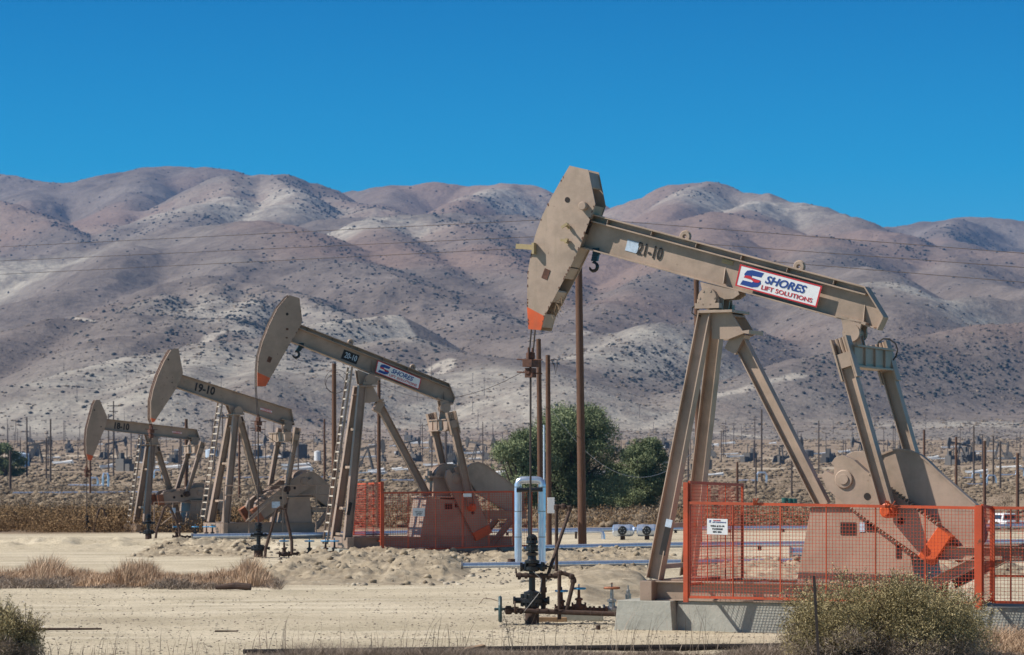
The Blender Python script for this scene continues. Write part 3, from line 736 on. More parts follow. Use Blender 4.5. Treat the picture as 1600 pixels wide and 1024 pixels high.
    for (x, yt, yb) in d['ribs']:                          # triangular gussets on the web
        a = P3(x, yt, 0); b_ = P3(x + d.get('ribdx', 0), yb, 0)
        for sgn in (-1, 1):
            beam.add([a + Vector((-.008, sgn * .02, 0)), b_ + Vector((-.008, sgn * .02, 0)), b_ + Vector((-.008, sgn * bw * .95, 0)), a + Vector((.008, sgn * .02, 0)), b_ + Vector((.008, sgn * .02, 0)), b_ + Vector((.008, sgn * bw * .95, 0))],
                     [(0, 1, 2), (5, 4, 3), (0, 3, 4, 1), (1, 4, 5, 2), (2, 5, 3, 0)])
    bo = beam.build('walking_beam', m0, root, bevel=0.004)
    for (x, y, r_) in d.get('eyes', ()):
        p = P3(x, y, 0); k = MB(); k.torus(p, r_ * .56, r_ * .42, 'Y', 18, 6); k.box(p - upv * r_ * .9, (r_ * 2, .05, r_ * .9), ry=-math.atan2(ax.z, ax.x)); k.build('lifting_eye', mh, bo)
    if 'sign' in d:
        brand_sign(bo, *[P3(x, y, -bw - .02) for x, y in d['sign']])
    if 'ssign' in d:
        small_sign(bo, *[P3(x, y, -.03) for x, y in d['ssign']])
    if 'patch' in d:
        (x, y, w_, h_, mt) = d['patch']; MB().box(P3(x, y, -.026), (w_, .008, h_), ry=-math.atan2(ax.z, ax.x)).build('number_patch', M[mt], bo)
    t_ = d['text']; a, b_ = P3(*t_['a'], -.034), P3(*t_['b'], -.034)
    fit_text(t_['s'], 'lettering', M[t_.get('mat', 'ink')], a, b_, t_['h'], upv, bo, 0, t_.get('bold', .02))
    if 'slot' in d:
        x, y = d['slot']; MB().box(P3(x, y, -.03), (.24, .02, .09), ry=-math.atan2(ax.z, ax.x)).build('slot', M['yellow'], bo, bevel=.02)
    # ---- saddle bearing and samson post
    if 'frayed' in d or big:                               # rust runs and oil stains as thin flakes on the plates
        rs = random.Random(d['x'] * 7)
        k = MB()
        for p, q in list(zip(front[:-1], front[1:])) + list(zip(back[:-1], back[1:])):
            n_ = int(math.hypot(q[0] - p[0], q[1] - p[1]) / .05)
            for i in range(n_):
                if rs.random() < .72: continue
                f = (i + rs.random()) / n_; c_ = lerp2(p, q, f); w_ = rs.uniform(.012, .03)
                k.box((c_[0] + (cx - c_[0]) * .02, -hw - .001, c_[1] + (cz - c_[1]) * .02), (w_, .004, rs.uniform(.02, .06)), ry=rs.uniform(-.5, .5))
        k.build('edge_rust', M['rusty_red'], ho)
    x, y = d['saddle']; s = d['ps']                        # s = size factor against the big pump
    C0 = P3(x, y, 0)
    k = MB(); k.lathe((C0.x, -.42, C0.z), [(.10, 0), (.15, .0), (.15, .84), (.10, .84)], 'Y', 18)
    for sg in (-1, 1):
        k.lathe((C0.x, sg * .36 - .07, C0.z), [(.19, 0), (.19, .14)], 'Y', 18)
        for q in range(6):
            an = q * math.pi / 3; k.tube((C0.x + .15 * math.cos(an), sg * .44, C0.z + .15 * math.sin(an)), (C0.x + .15 * math.cos(an), sg * .40, C0.z + .15 * math.sin(an)), .022, n=6)
        k.box((C0.x, sg * .36, C0.z - .15), (.5, .16, .10))
        for q in (-.2, .2): k.tube((C0.x + q, sg * .36, C0.z - .14), (C0.x + q, sg * .36, C0.z - .02), .03, n=6)
    k.build('saddle_bearing', m0, root)
    sb = F.poly(d['bracket'], -.20); k = MB(); k.prism(sb, -.20, -.15); k.prism(sb, .15, .20)
    lo = [p for p in sb]; k.build('saddle_bracket', m0, root)
    ct = P3(*d['captop'][0], -.34), P3(*d['captop'][1], -.34)
    k = MB(); k.box(((ct[0].x + ct[1].x) / 2, 0, ct[0].z), ((ct[1].x - ct[0].x), .98, .05))
    cp = F.poly(d['capbox'], -.34); k.prism(cp, -.34, -.30); k.prism(cp, .30, .34)
    k.prism([lerp2(cp[0], cp[3], .06), lerp2(cp[1], cp[2], .06), lerp2(cp[1], cp[2], .16), lerp2(cp[0], cp[3], .16)], -.30, .30)
    k.prism([cp[2], lerp2(cp[2], cp[1], .1), (cp[2][0] + .13 * s, cp[2][1] + .06 * s), (cp[2][0] + .12 * s, cp[2][1] - .02)], -.4, .4); k.build('post_cap', m0, root, bevel=.004)
    # legs: (top px), (bottom px) centre lines
    (xt, yt), (xb, yb) = d['nleg']; lw = d['legw']
    yn = -d['base'] / 2
    A, B = P3(xt, yt, -.33), P3(xb, yb, yn)
    lat = Vector((0, 1, 0))
    MB().ibeam(A, B, (0, 1, 0), lw * .9, lw, .022, lw * 1.05, lw * 1.1).build('leg', m0, root, bevel=.003)
    A2, B2 = Vector((A.x, .33, A.z)), Vector((B.x, -yn, B.z))
    MB().ibeam(A2, B2, (0, 1, 0), lw * .9, lw, .022, lw * 1.05, lw * 1.1).build('leg', m0, root, bevel=.003)
    for f in d['cross']:
        MB().bar(A.lerp(B, f), A2.lerp(B2, f), (0, 0, 1), .09, .09).build('cross_bar', M['tan'], root)
    (xt, yt), (xb, yb) = d['rleg']
    A, B = P3(xt, yt, -.02), P3(xb, yb, -.02)
    MB().ibeam(A, B, (0, 1, 0), d['rlegw'] * .9, d['rlegw'], .022).build('rear_leg', m0, root, bevel=.003)
    if big: MB().box(P3(*d['rleg'][0], -.02) + Vector((.02, 0, -.16)), (.42, .34, .26), ry=R(-62)).build('leg_collar', m0, root)
    if 'label_leg' in d:
        for (x, y, w_, h_, mt) in d['label_leg']:
            p = P3(x, y, yn * .93 - lw * .5); MB().box(p + Vector((0, 0, 0)), (w_, .012, h_), ry=R(13)).build('leg_plate', M[mt], root)
    if 'ladder' in d:
        (x0, y0), (x1, y1), yl, w_, nr = d['ladder']
        ld = ladder(root, P3(x0, y0, yl), P3(x1, y1, yl), (0, 1, 0), w_, nr, m0)
        (xa, ya) = d['ladtie']; MB().tube(P3(xa, ya, yl), P3(xt, ya, 0), .03).build('ladder_tie', m0, ld)
    # ---- tail bearing, equalizer, pitman arms
    x, y = d['tail']; C1 = P3(x, y, 0)
    k = MB(); k.lathe((C1.x, -.26, C1.z), [(.12, 0), (.17, 0), (.17, .07), (.13, .08), (.13, .44), (.17, .45), (.17, .52), (.12, .52)], 'Y', 18)
    for sg in (-1, 1):
        k.prism([(C1.x - .20, C1.z + .26), (C1.x + .20, C1.z + .20), (C1.x + .13, C1.z - .1), (C1.x - .13, C1.z - .1)], sg * .19 - .03, sg * .19 + .03)
        k.prism([(C1.x - .12, C1.z), (C1.x + .12, C1.z), (C1.x + .22, C1.z - .42), (C1.x - .18, C1.z - .42)], sg * .09 - .02, sg * .09 + .02)
    k.box((C1.x - .02, 0, C1.z + .25), (.62, .44, .05), ry=-math.atan2(ax.z, ax.x)).build('tail_bearing', m0, root)
    eq = d['eq']                                            # ((x,y) near end top, (x,y) near end bottom), half width
    pn, pb = d['pit']                                       # near pitman: top px, bottom px at y=-eqw ; far the same, mirrored
    ew = d['eqw']
    E0 = P3(*eq, -ew)
    k = MB(); k.box((E0.x, 0, E0.z), (.30, ew * 2 - .12, .34)); k.box((E0.x + .0, 0, E0.z - .19), (.40, ew * 2 - .16, .04)); k.box((E0.x, 0, E0.z + .19), (.40, ew * 2 - .16, .04))
    for q in (-.5, 0, .5): k.box((E0.x, q * ew, E0.z), (.38, .03, .34))
    k.build('equalizer', M['tan'] if not big else m0, root, bevel=.006)
    Pt = P3(*pn, -ew); Pb = P3(*pb, -ew)
    pw = d['pitw']
    for sg in (-1, 1):
        a, b_ = Vector((Pt.x, sg * ew, Pt.z)), Vector((Pb.x, sg * ew, Pb.z))
        dr = (b_ - a).normalized()
        k = MB(); k.ibeam(a, b_, (0, 1, 0), pw, pw, .018); pit = k.build('pitman_arm', m0, root, bevel=.002)
        k = MB(); perp = Vector((-dr.z, 0, dr.x))
        k.bar(a - dr * .42 + perp * pw * .62, a + dr * .38 + perp * pw * .62, (0, 1, 0), pw * 1.2, .035)
        k.bar(a - dr * .42 - perp * pw * .62, a + dr * .38 - perp * pw * .62, (0, 1, 0), pw * 1.2, .035)
        k.bar(a - dr * .12, a + dr * .15, (0, 1, 0), pw * .95, pw * 1.15)
        for q in (-.3, 0, .3): k.tube(a - dr * .42 + perp * q * pw, a - dr * .10 + perp * q * pw, .035, n=8)
        k.build('pitman_clamp', m0, pit)
        k = MB(); k.lathe((b_.x, sg * ew - .15, b_.z), [(.11, 0), (.14, .02), (.14, .28), (.11, .30)], 'Y', 16); k.lathe((b_.x, sg * ew - .25, b_.z), [(.08, 0), (.08, .5)], 'Y', 12)
        k.build('wrist_pin', M['orange'] if big else M['rust'], pit)
    # ---- crank arms with counterweights
    sx, sy = d['shaft']; S0 = P3(sx, sy, -ew + .32); ex, ey = d['crankend']; E1 = P3(ex, ey, -ew + .32)
    u = Vector((E1.x - S0.x, 0, E1.z - S0.z)); Lc = u.length; u.normalize(); v = Vector((-u.z, 0, u.x)); cwid = d['crankw']
    for sg in (-1, 1):
        yc = sg * (ew - .32); th_ = .10
        ol = [(-.38, .28), (-.28, .44), (-.05, .50), (.25, .46), (Lc, .40), (Lc, -.40), (.1, -.46), (-.2, -.42), (-.40, -.24), (-.40, -.10), (-.22, -.08), (-.22, .10), (-.38, .12)]
        ol = [(a * (1 if 0 <= a else cwid * 1.25), b_ * cwid) for a, b_ in ol]
        k = MB(); k.prism([(S0.x + u.x * a + v.x * b_, S0.z + u.z * a + v.z * b_) for a, b_ in ol], yc - th_, yc + th_)
        # raised rims with rack teeth
        for e_ in (-1, 1):
            nn = int(Lc * .8 / .075)
            for i in range(nn):
                c0 = S0 + u * (.35 + i * .075) + v * e_ * (.455 * cwid); k.box((c0.x, yc, c0.z), (.022, th_ * 2 + .03, .045), ry=-math.atan2(u.z, u.x))
        k.lathe((S0.x, yc - th_ - .05, S0.z), [(.20 * cwid, .01), (.22 * cwid, .03), (.22 * cwid, th_ * 2 + .07), (.20 * cwid, th_ * 2 + .09)], 'Y', 24)
        k.lathe((S0.x, yc - th_ - .065, S0.z), [(.12 * cwid, 0), (.12 * cwid, th_ * 2 + .13)], 'Y', 20)
        co = k.build('crank_arm', m0, root, bevel=.003)
        for a in (.55, .95, 1.35):
            c0 = S0 + u * a * min(1, Lc / 2.0)
            MB().lathe((c0.x, yc - th_ - .008, c0.z), [(.065, 0), (.065, th_ * 2 + .016)], 'Y', 14).build('pin_hole', M['dark'], co)
        k = MB(); c0 = S0 + u * (Lc + .02); k.box((c0.x, yc - sg * .0, c0.z), (.36 * cwid + .02, th_ * 2 + .10, .82 * cwid), ry=-math.atan2(u.z, u.x)); oe = k.build('orange_end', M['orange'] if big else M['rusty_orange'], co, bevel=.01)
        if big and sg < 0: continue
        k = MB()                                            # curved counterweight on the outer part, on the gearbox side
        cw = [(Lc * .42, .42), (Lc * .60, .66), (Lc * .88, .60), (Lc * .96, .36), (Lc * .96, -.36), (Lc * .88, -.60), (Lc * .60, -.66), (Lc * .42, -.42)]
        ys_ = (yc + th_, yc + th_ + .24) if sg < 0 else (yc - th_ - .24, yc - th_)
        k.prism([(S0.x + u.x * a + v.x * b_ * cwid, S0.z + u.z * a + v.z * b_ * cwid) for a, b_ in cw], *ys_); k.build('counterweight', m0, co, bevel=.02)
    # ---- gearbox
    gx = S0.x; gzc = S0.z
    k = MB(); pts = []
    for i in range(13):
        an = math.pi * i / 12; pts.append((gx + d.get('gdx', .25) - d.get('gw', .50) * s * math.cos(an) * 1.0, gzc + .10 + .40 * s * math.sin(an)))
    x0, x1 = pts[0][0], pts[-1][0]; zb = P3(*d['ped'][0], yn)[2]
    pts += [(x1 + .1, gzc + .05), (x1 + .1, zb), (x0 - .08, zb), (x0 - .08, gzc + .05)]
    k.prism(pts, -.42 * s, .42 * s)
    for q in (-.42, -.14, .14, .42): k.prism([(a, b_ + .03) if i < 13 else (a, b_) for i, (a, b_) in enumerate(pts)], q * s - .02, q * s + .02)
    k.box((gx + d.get('gdx', .25), 0, gzc + .06), (1.5 * s, 1.0 * s, .07)); k.lathe((gx, -ew + .2, gzc), [(.12, 0), (.12, 2 * ew - .4)], 'Y', 16)
    k.box((x0 - .12, 0, gzc + .1), (.10, .5, .35)); k.build('gearbox', m0, root, bevel=.006)
    # ---- pedestal
    pp = F.poly(d['ped'], yn)
    k = MB(); k.prism(pp, yn, -yn); tc_ = sorted(pp, key=lambda q: -q[1])[:2]
    k.box(((tc_[0][0] + tc_[1][0]) / 2, 0, tc_[0][1] + .02), (abs(tc_[0][0] - tc_[1][0]) + .18, -2 * yn + .12, .05)); pd = k.build('pedestal', m0, root, bevel=.004)
    for (x, y, w_, h_) in d.get('windows', ()):
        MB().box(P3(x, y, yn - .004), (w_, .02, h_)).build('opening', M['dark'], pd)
    for (x, y, w_, h_) in d.get('plates', ()):
        MB().box(P3(x, y, yn - .006), (w_, .014, h_)).build('name_plate', M['skyblue'], pd)
    # ---- belt guard
    yg = d['guard_y']; gp = F.poly(d['guard'], yg)
    k = MB(); k.prism(gp, yg, yg + .26); go = k.build('belt_guard', M['tan'] if big else m0, root, bevel=.012)
    k = MB()
    for p, q in zip(gp[:-1], gp[1:]): k.bar(Vector((p[0], yg - .012, p[1])), Vector((q[0], yg - .012, q[1])), (0, 1, 0), .03, .035)
    k.build('guard_rim', m0, go)
    if 'gdisc' in d:
        x, y = d['gdisc']; p = P3(x, y, yg); MB().torus((p.x, yg - .005, p.z), .16, .02, 'Y').build('guard_hub', m0, go)
    # ---- motor at the tail of the guard
    x, y = d['motor']; p = P3(x, y, 0)
    k = MB(); k.lathe((p.x, -.35, p.z), [(.16, 0), (.24, .03), (.26, .1), (.26, .7), (.2, .75)], 'Y', 20); k.box((p.x, 0, p.z - .27), (.62, .7, .06)); k.box((p.x + .2, -.05, p.z + .18), (.2, .25, .2)); k.build('motor', M['fardark'], root)
    # ---- skid
    (x0, ytop, ybot), x1 = d['skid']
    a, b_ = P3(x0, ytop, yn), P3(x0, ybot, yn); e2 = P3(x1, ytop, yn)
    hs = a.z - b_.z; zc = (a.z + b_.z) / 2
    for sg in (-1, 1):
        MB().ibeam((a.x, sg * -yn, zc), (e2.x, sg * -yn, zc), (0, 1, 0), .24, hs, .028).build('skid_beam', m0, root, bevel=.003)
    k = MB(); k.box((a.x + .10, 0, zc), (.24, -2 * yn + .62, hs)); k.box((a.x + .6, 0, a.z + .02), (.5, -2 * yn, .035))
    k.build('skid_end', M['tan_old'], root, bevel=.006)
    for q in (.35, .6, .85): MB().box((a.x + (e2.x - a.x) * q, 0, zc), (.14, -2 * yn - .26, hs * .8)).build('skid_cross_beam', M['tan_old'], root)
    if 'brace' in d:
        (x0, y0), (x1_, y1) = d['brace']
        for sg in (-1, 1):
            A_, B_ = P3(x0, y0, yn), P3(x1_, y1, yn); MB().ibeam((A_.x, sg * -yn, A_.z), (B_.x, sg * -yn, B_.z), (0, 1, 0), .16, .20, .018).build('motor_brace', m0, root)
    if 'rail' in d:
        (x0, y0), (x1_, y1), h_ = d['rail']; A_, B_ = P3(x0, y0, yn), P3(x1_, y1, yn); B_.z = A_.z
        for sg in (-1, 1): MB().ibeam((A_.x, sg * -yn, A_.z), (B_.x, sg * -yn, B_.z), (0, 1, 0), .18, h_, .02).build('motor_rail', m0, root)
    # ---- bridle cables, carrier bar and polished rod
    xa, ya, yb2, yr = d['rod']
    k = MB(); tp_ = T(xa, ya, 0)
    arcp = [Vector((p[0] - .015, 0, p[1])) for p in front]
    zc0 = T(xa, yb2, 0)[1]; zr = T(xa, yr, 0)[1]
    for q in (-.09, .09):
        k.sweep([p + Vector((0, q, 0)) for p in arcp] + [Vector((0.0, q, zc0 + .05))], .016, 6)
    k.build('bridle_cable', M['cable'] if big else M['rusty_red'], root)
    k = MB(); hh = d['carrier'] / 2
    k.box((0, 0, zc0), (.20, .34, hh * .7)); k.box((0, 0, zc0 - hh * .9), (.16, .2, hh * .9)); k.lathe((0, 0, zc0 + hh * .3), [(.05, 0), (.09, .02), (.09, hh * .7), (.04, hh * .8)], 'Z', 10)
    k.lathe((-.02, -.12, zc0 - hh * .8), [(.05, 0), (.07, .02), (.05, .06)], 'Y', 8)
    for q in (-.09, .09): k.tube((0, q, zc0), (0, q, zc0 + hh * 1.5), .035, .02)
    k.tube((-.28, -.05, zc0 + hh * .4), (.28, -.05, zc0 + hh * .3), .014); k.tube((-.3, .0, zc0 - hh * .8), (.25, .0, zc0 - hh), .014)
    k.build('carrier_bar', M['rusty_red'], root)
    MB().tube((0, 0, zc0 + hh), (0, 0, zr), .022, n=8).build('polished_rod', M['cable'], root)
    return root, F, dict(yn=yn, S0=S0, C0=C0, TL=TL, BL=BL, upv=upv, ax=ax, skidz=(a.z, b_.z), a=a, e2=e2)

P21 = dict(x=829, D=56.9, th=25, big=True, ps=1.0, hw=.27, mat=M['tan'], mathead=M['tan_head'],
  label='nearest and largest beige pumpjack numbered 21-10 on its beam, with a big company sign', 
  head=[(889.9,259),(919.2,265.8),(930,319),(906,386.5),(889.9,420),(850.3,495),(845,516),(825.4,514.6),(823.4,480.3),(824,427.5),(828.4,404),(835.7,369),(847.4,336.7),(862,307.4),(876.7,281)],
  arc=[(889.9,259),(876.7,281),(862,307.4),(847.4,336.7),(835.7,369),(828.4,404),(824,427.5),(823.4,480.3),(825.4,514.6)],
  back=[(919.2,265.8),(930,319),(906,386.5),(889.9,420),(850.3,495),(845,516)],
  tip=[(823,479.5),(853,495.5)], holes=[(886.4,312.4,.055)], ports=[(853,428.4,.13,.20,22)], bosses=[(913,322.6,.085)],
  pegs=[(889,354,.22,-30),(887,377,.18,10)], horn=((807,385),(835,387)), frayed=True,
  beam=[(926,334.5),(1351.4,448),(1380.7,495.5),(1371,516),(1365,513.5),(906,387)], cap=.13,
  ribs=[(1134,418,444),(1352,475,508)], eyes=[(1071,370,.13),(1249,417,.13)],
  sign=[(1156.7,412.9),(1285,447.2),(1276,480.8),(1148.8,446.6)], patch=(988,385.5,.26,.22,'skyblue'),
  text=dict(s='21-10', a=(993.5,397), b=(1032,407.5), h=.24, bold=.012), slot=(1137,409.5),
  saddle=(1117,467.5), bracket=[(1094,441),(1153,455),(1155,460),(1145,467),(1130,468),(1128,484),(1104,484)], captop=[(1094,488),(1148,488)],
  capbox=[(1111,489),(1143,489),(1162.5,521),(1138,530.5),(1112,530)],
  nleg=((1103,489),(1023,905)), legw=.25, base=1.75, cross=(.80,.955), rleg=((1151,522),(1287,790)), rlegw=.26,
  label_leg=[(1045,818,.13,.15,'skyblue'),(1039,846,.12,.55,'ink')],
  tail=(1336,521), eq=(1322,556), eqw=1.22, pit=((1322,562),(1389,798)), pitw=.24,
  shaft=(1321.6,749), crankend=(1462,853), crankw=.80, gdx=.06, gw=.34,
  ped=[(1267,793),(1412,793),(1430,914),(1244,914)], windows=[(1325.3,826,.30,.23),(1361.9,823.5,.19,.17),(1403.8,861.5,.10,.26)], plates=[(1347,824,.10,.17)],
  guard_y=-.72, guard=[(1372,722),(1378,710),(1394,703.8),(1406,702.5),(1418,703.5),(1435,710),(1450,722),(1466,738),(1524,789),(1524,855),(1502,854),(1440,800),(1385,770),(1373,748)], motor=(1515,835),
  skid=((1011,907,937.5),1440), brace=((1448,918),(1536,872)), rail=((1430,864),(1720,864),.25),
  rod=(829,514,568,842), carrier=.42)
P20 = dict(x=403.5, D=99.1, th=-18, big=True, ps=1.0, hw=.22, mat=M['tan_shade'], mathead=M['tan_shade'],
  label='beige pumpjack numbered 20-10 with a smaller company sign, second from the right in the row', 
  head=[(452,461.3),(467.9,466),(472.5,501.5),(469.8,510),(454.8,534),(415,604),(402.3,603.5),(402.3,582),(404,557.6),(411,533),(422,505.6),(434.3,481),(448,464.6)],
  arc=[(452,461.3),(448,464.6),(434.3,481),(422,505.6),(411,533),(404,557.6),(402.3,582),(402.3,603.5)],
  back=[(467.9,466),(472.5,501.5),(469.8,510),(454.8,534),(415,604)],
  tip=[(401.5,581.5),(421,590.5)], holes=[(448.7,491,.05)], ports=[(448.7,514.6,.09,.07,0),(448,528,.07,.05,0),(421,562,.14,.20,22)],
  beam=[(470,507),(702.2,599),(711.8,621.8),(707.7,632.8),(701,631),(454.8,534)], cap=.13,
  ribs=[(580,562,580),(693,610,625)], eyes=[(547.7,535,.12),(644.8,574,.12)],
  sign=[(590,563),(658.5,591.8),(654.4,609),(586,582)], patch=(547.2,558,.60,.34,'ink'),
  text=dict(s='20-10', a=(537.5,558.5), b=(556,565.5), h=.20, bold=.01, mat='skyblue'),
  saddle=(574.5,593), bracket=[(559,578),(596,592),(584,600),(562,600)], captop=[(561,603.5),(586,603.5)],
  capbox=[(570,604),(583,604),(594,626),(586,629),(570,629)],
  nleg=((565.5,604),(543,843)), legw=.26, base=1.75, cross=(.28,.53,.80,.97), rleg=((590,628),(668,776)), rlegw=.26,
  ladder=((547,574),(508,850),-.1,.58,20), ladtie=(551,618), label_leg=[(546,795,.12,.45,'ink')],
  tail=(694,638), eq=(706,664), eqw=1.22, pit=((708,662),(737,793)), pitw=.24,
  shaft=(712,748), crankend=(752,832), crankw=.80, gdx=-.1,
  ped=[(668,778),(741,784),(745,840),(657,840)], windows=[(700.8,791.5,.28,.2),(714,790,.16,.14)],
  guard_y=-.72, guard=[(730,745),(730,731),(738,724.5),(747,722.3),(759,726.6),(781,743),(818,770),(818,803),(800,803),(745,770)], motor=(800,790),
  skid=((540,840,857),800), brace=((770,850),(800,812)), rail=((745,805),(822,805),.28),
  rod=(403.5,603.5,662,820), carrier=.42)
P19 = dict(x=236, D=125.0, th=-26, big=False, ps=.95, hw=.24, mat=M['tan_old'], mathead=M['tan_old'],
  label='old beige pumpjack numbered 19-10 with a ladder on its post, third from the right', 
  head=[(267.4,546.6),(279,544.6),(286,582.7),(284,588.6),(275,608),(241,659.8),(238,660.4),(236,655),(236,627.6),(240,608),(247,586.6),(256.6,565)],
  arc=[(267.4,546.6),(256.6,565),(247,586.6),(240,608),(236,627.6),(236,655),(238,660.4)],
  back=[(279,544.6),(286,582.7),(284,588.6),(275,608),(241,659.8)],
  tip=[(234,652.5),(247,656)], holes=[(263,562,.04),(269,598,.03)], ports=[], 
  beam=[(285,585.4),(455.8,639.5),(460.7,664.7),(458,665),(443,663.8),(274,605)], cap=0,
  ribs=[], sign_none=1, ssign=[(407,636.5),(425,641.5),(424.5,646),(406.5,641)],
  text=dict(s='19-10', a=(304,611), b=(334.5,618.5), h=.34, bold=.03),
  saddle=(368,642), bracket=[(356,632),(384,641),(376,647),(362,647)], captop=[(361,648),(378,648)],
  capbox=[(364,648.5),(375,648.5),(379,660),(372,664),(364,664)],
  nleg=((368.5,649),(352.5,817)), legw=.27, base=1.9, cross=(.10,.45,.80), rleg=((373.5,652),(411,792)), rlegw=.28,
  ladder=((344,629),(317,811),.1,.58,17), ladtie=(346,653),
  tail=(448,667), eq=(451,683), eqw=1.05, pit=((462,683),(448,764)), pitw=.20,
  shaft=(474,752), crankend=(402,804), crankw=.80, gdx=.1,
  ped=[(452,778),(484,778),(488,817),(445,817)],
  guard_y=-.62, guard=[(465,772),(467,755),(473,743),(482,737.5),(490,738),(499,744),(517,761),(518,789),(510,790),(490,775)], gdisc=(483,755), motor=(509,782),
  skid=((345,818,835),492), brace=((494,825),(512,800)), rail=((488,797),(522,797),.2),
  rod=(236,660,674,806), carrier=.45)
P18 = dict(x=135.5, D=139.0, th=-23, big=False, ps=.90, hw=.22, mat=M['tan_old'], mathead=M['tan_old'],
  label='farthest and smallest pumpjack of the row, numbered 18-10, with a nearly level beam', 
  head=[(149.5,625),(156,625),(167.8,652),(166,664),(162,673.7),(143,719.4),(138,719.4),(135,709),(134.3,689),(135.6,671),(140.6,651),(145.7,633)],
  arc=[(149.5,625),(145.7,633),(140.6,651),(135.6,671),(134.3,689),(135,709),(138,719.4)],
  back=[(156,625),(167.8,652),(166,664),(162,673.7),(143,719.4)],
  tip=[(133,709),(147,713)], holes=[(147.5,641,.035),(158,667,.03)], ports=[],
  beam=[(167,654.5),(308,671),(313,687.6),(311,688.4),(303,688.2),(162,671.9)], cap=0,
  ribs=[], ssign=[(269,673.4),(284,675.4),(284,678.6),(269,676.5)],
  text=dict(s='18-10', a=(178.5,670.3), b=(201.5,672.8), h=.30, bold=.03),
  saddle=(238,690), bracket=[(228,679),(250,682),(245,691),(232,691)], captop=[(231,695),(246,695)],
  capbox=[(234,695.5),(244,695.5),(248,706),(242,709),(234,709)],
  nleg=((238,696),(227.5,821)), legw=.27, base=1.8, cross=(.30,.78), rleg=((244,698),(281,817)), rlegw=.27,
  ladder=((220,680),(201,819),.1,.55,15), ladtie=(222,696),
  tail=(303,692), eq=(309,702), eqw=.98, pit=((313,704),(292,772)), pitw=.19,
  shaft=(311,770), crankend=(252,781), crankw=.62, gdx=.15,
  ped=[(299,783),(334,783),(336,829),(292,829)],
  guard_y=-.5, guard=[(318,776),(320,763),(327,757.5),(335,757),(342,763),(352,776),(352,800),(346,800),(330,785)], motor=(346,794),
  skid=((211,820,832),340), 
  rod=(135.5,719,737,807), carrier=.40)
PUMPS = {k: make_pump(v) for k, v in (('21', P21), ('20', P20), ('19', P19), ('18', P18))}
# ------------------------------------------------------------------ footings, fences, wellheads, pipes
def footing(key, label, front=True):
    root, F, I = PUMPS[key]; yn = I['yn']; a, e2 = I['a'], I['e2']; zt = I['skidz'][1]
    if key == '21':
        k = MB()
        x0 = F.tr(965, 940, yn - .35)[0]; x1 = F.tr(1040, 940, yn - .35)[0]
        def tb(xa, xb, ya, yb, zt_, tx, ty):                # tapered block
            k.add([(xa - tx, ya - ty, -.12), (xb + tx, ya - ty, -.12), (xb + tx, yb + ty, -.12), (xa - tx, yb + ty, -.12), (xa, ya, zt_), (xb, ya, zt_), (xb, yb, zt_), (xa, yb, zt_)],
                  [(3, 2, 1, 0), (4, 5, 6, 7), (0, 1, 5, 4), (1, 2, 6, 5), (2, 3, 7, 6), (3, 0, 4, 7)])
        tb(x0, x1 + .1, yn - .35, -yn + .35, zt, .07, .05)
        tb(x1 + .13, a.x + 12.5, yn - .02 + .45 - .5, -yn + .1, zt - .003, 0, .10)
        xr = F.tr(1560, 950, yn - .2)[0]; 
        o = k.build('concrete_footing', M['concrete'], bevel=.012)
    else:
        k = MB(); k.box(((a.x + e2.x) / 2, 0, (zt - .3) / 2 - .01), (e2.x - a.x + .7, -2 * yn + .9, zt + .3 - .02)); o = k.build('concrete_footing', M['concrete'], bevel=.01)
    o.location = F.W; o.rotation_euler = (0, 0, -F.th); tag(o, label, 'concrete base', 'concrete bases under the pumpjacks')
footing('21', 'high grey concrete base under the nearest pumpjack, with the fence shadow on its side')
footing('20', 'low concrete base under the second pumpjack from the right')
footing('19', 'concrete base under the third pumpjack from the right')
footing('18', 'pale concrete base under the farthest pumpjack of the row')

def panel(root, A, B, zA, zB, ups, sp, r=.035, wire=.006, mid=None, mat=None, wmat=None):
    """mesh panel between ground points A, B (x, y); zA=(bottom, top) at A"""
    A, B = Vector((A[0], A[1], 0)), Vector((B[0], B[1], 0)); d = B - A; Lg = d.length; nrm = Vector((-d.y, d.x, 0)).normalized()
    def P(u, v): p = A + d * u; p.z = (zA[0] * (1 - v) + zA[1] * v) * (1 - u) + (zB[0] * (1 - v) + zB[1] * v) * u; return p
    k = MB()
    k.bar(P(0, 1), P(1, 1), nrm, r * 1.6, r * 2.0); k.bar(P(0, 0), P(1, 0), nrm, r * 1.6, r * 1.8)
    for u in (0, 1): k.bar(P(u, 0) + Vector((0, 0, -.02)), P(u, 1) + Vector((0, 0, .03)), nrm, r * 1.7, r * 2)
    if mid: k.bar(P(0, mid), P(1, mid), nrm, r * 1.4, r * 1.4)
    for u in ups: k.bar(P(u, 0), P(u, 1), nrm, r * .9, r * .8)
    o = k.build('mesh_panel', mat or M['fence'], root)
    w = MB(); n1 = max(2, int(Lg / sp)); H = zA[1] - zA[0]; n2 = max(2, int(H / sp))
    for i in range(1, n1): w.bar(P(i / n1, 0), P(i / n1, 1), nrm, wire, wire)
    for j in range(1, n2): w.bar(P(0, j / n2) + nrm * wire, P(1, j / n2) + nrm * wire, nrm, wire, wire)
    w.build('wire_mesh', wmat or M['wire'], o)
    return o

def xsolve(F, t, px, lo=-2.0, hi=8.0):
    """local y at which a point (t, y) shows at pixel column px"""
    def f(y): p = F.world(t, y, 0); return 800 + FPX * p.x / p.y - px
    for _ in range(50):
        m_ = (lo + hi) / 2
        if f(lo) * f(m_) <= 0: hi = m_
        else: lo = m_
    return (lo + hi) / 2

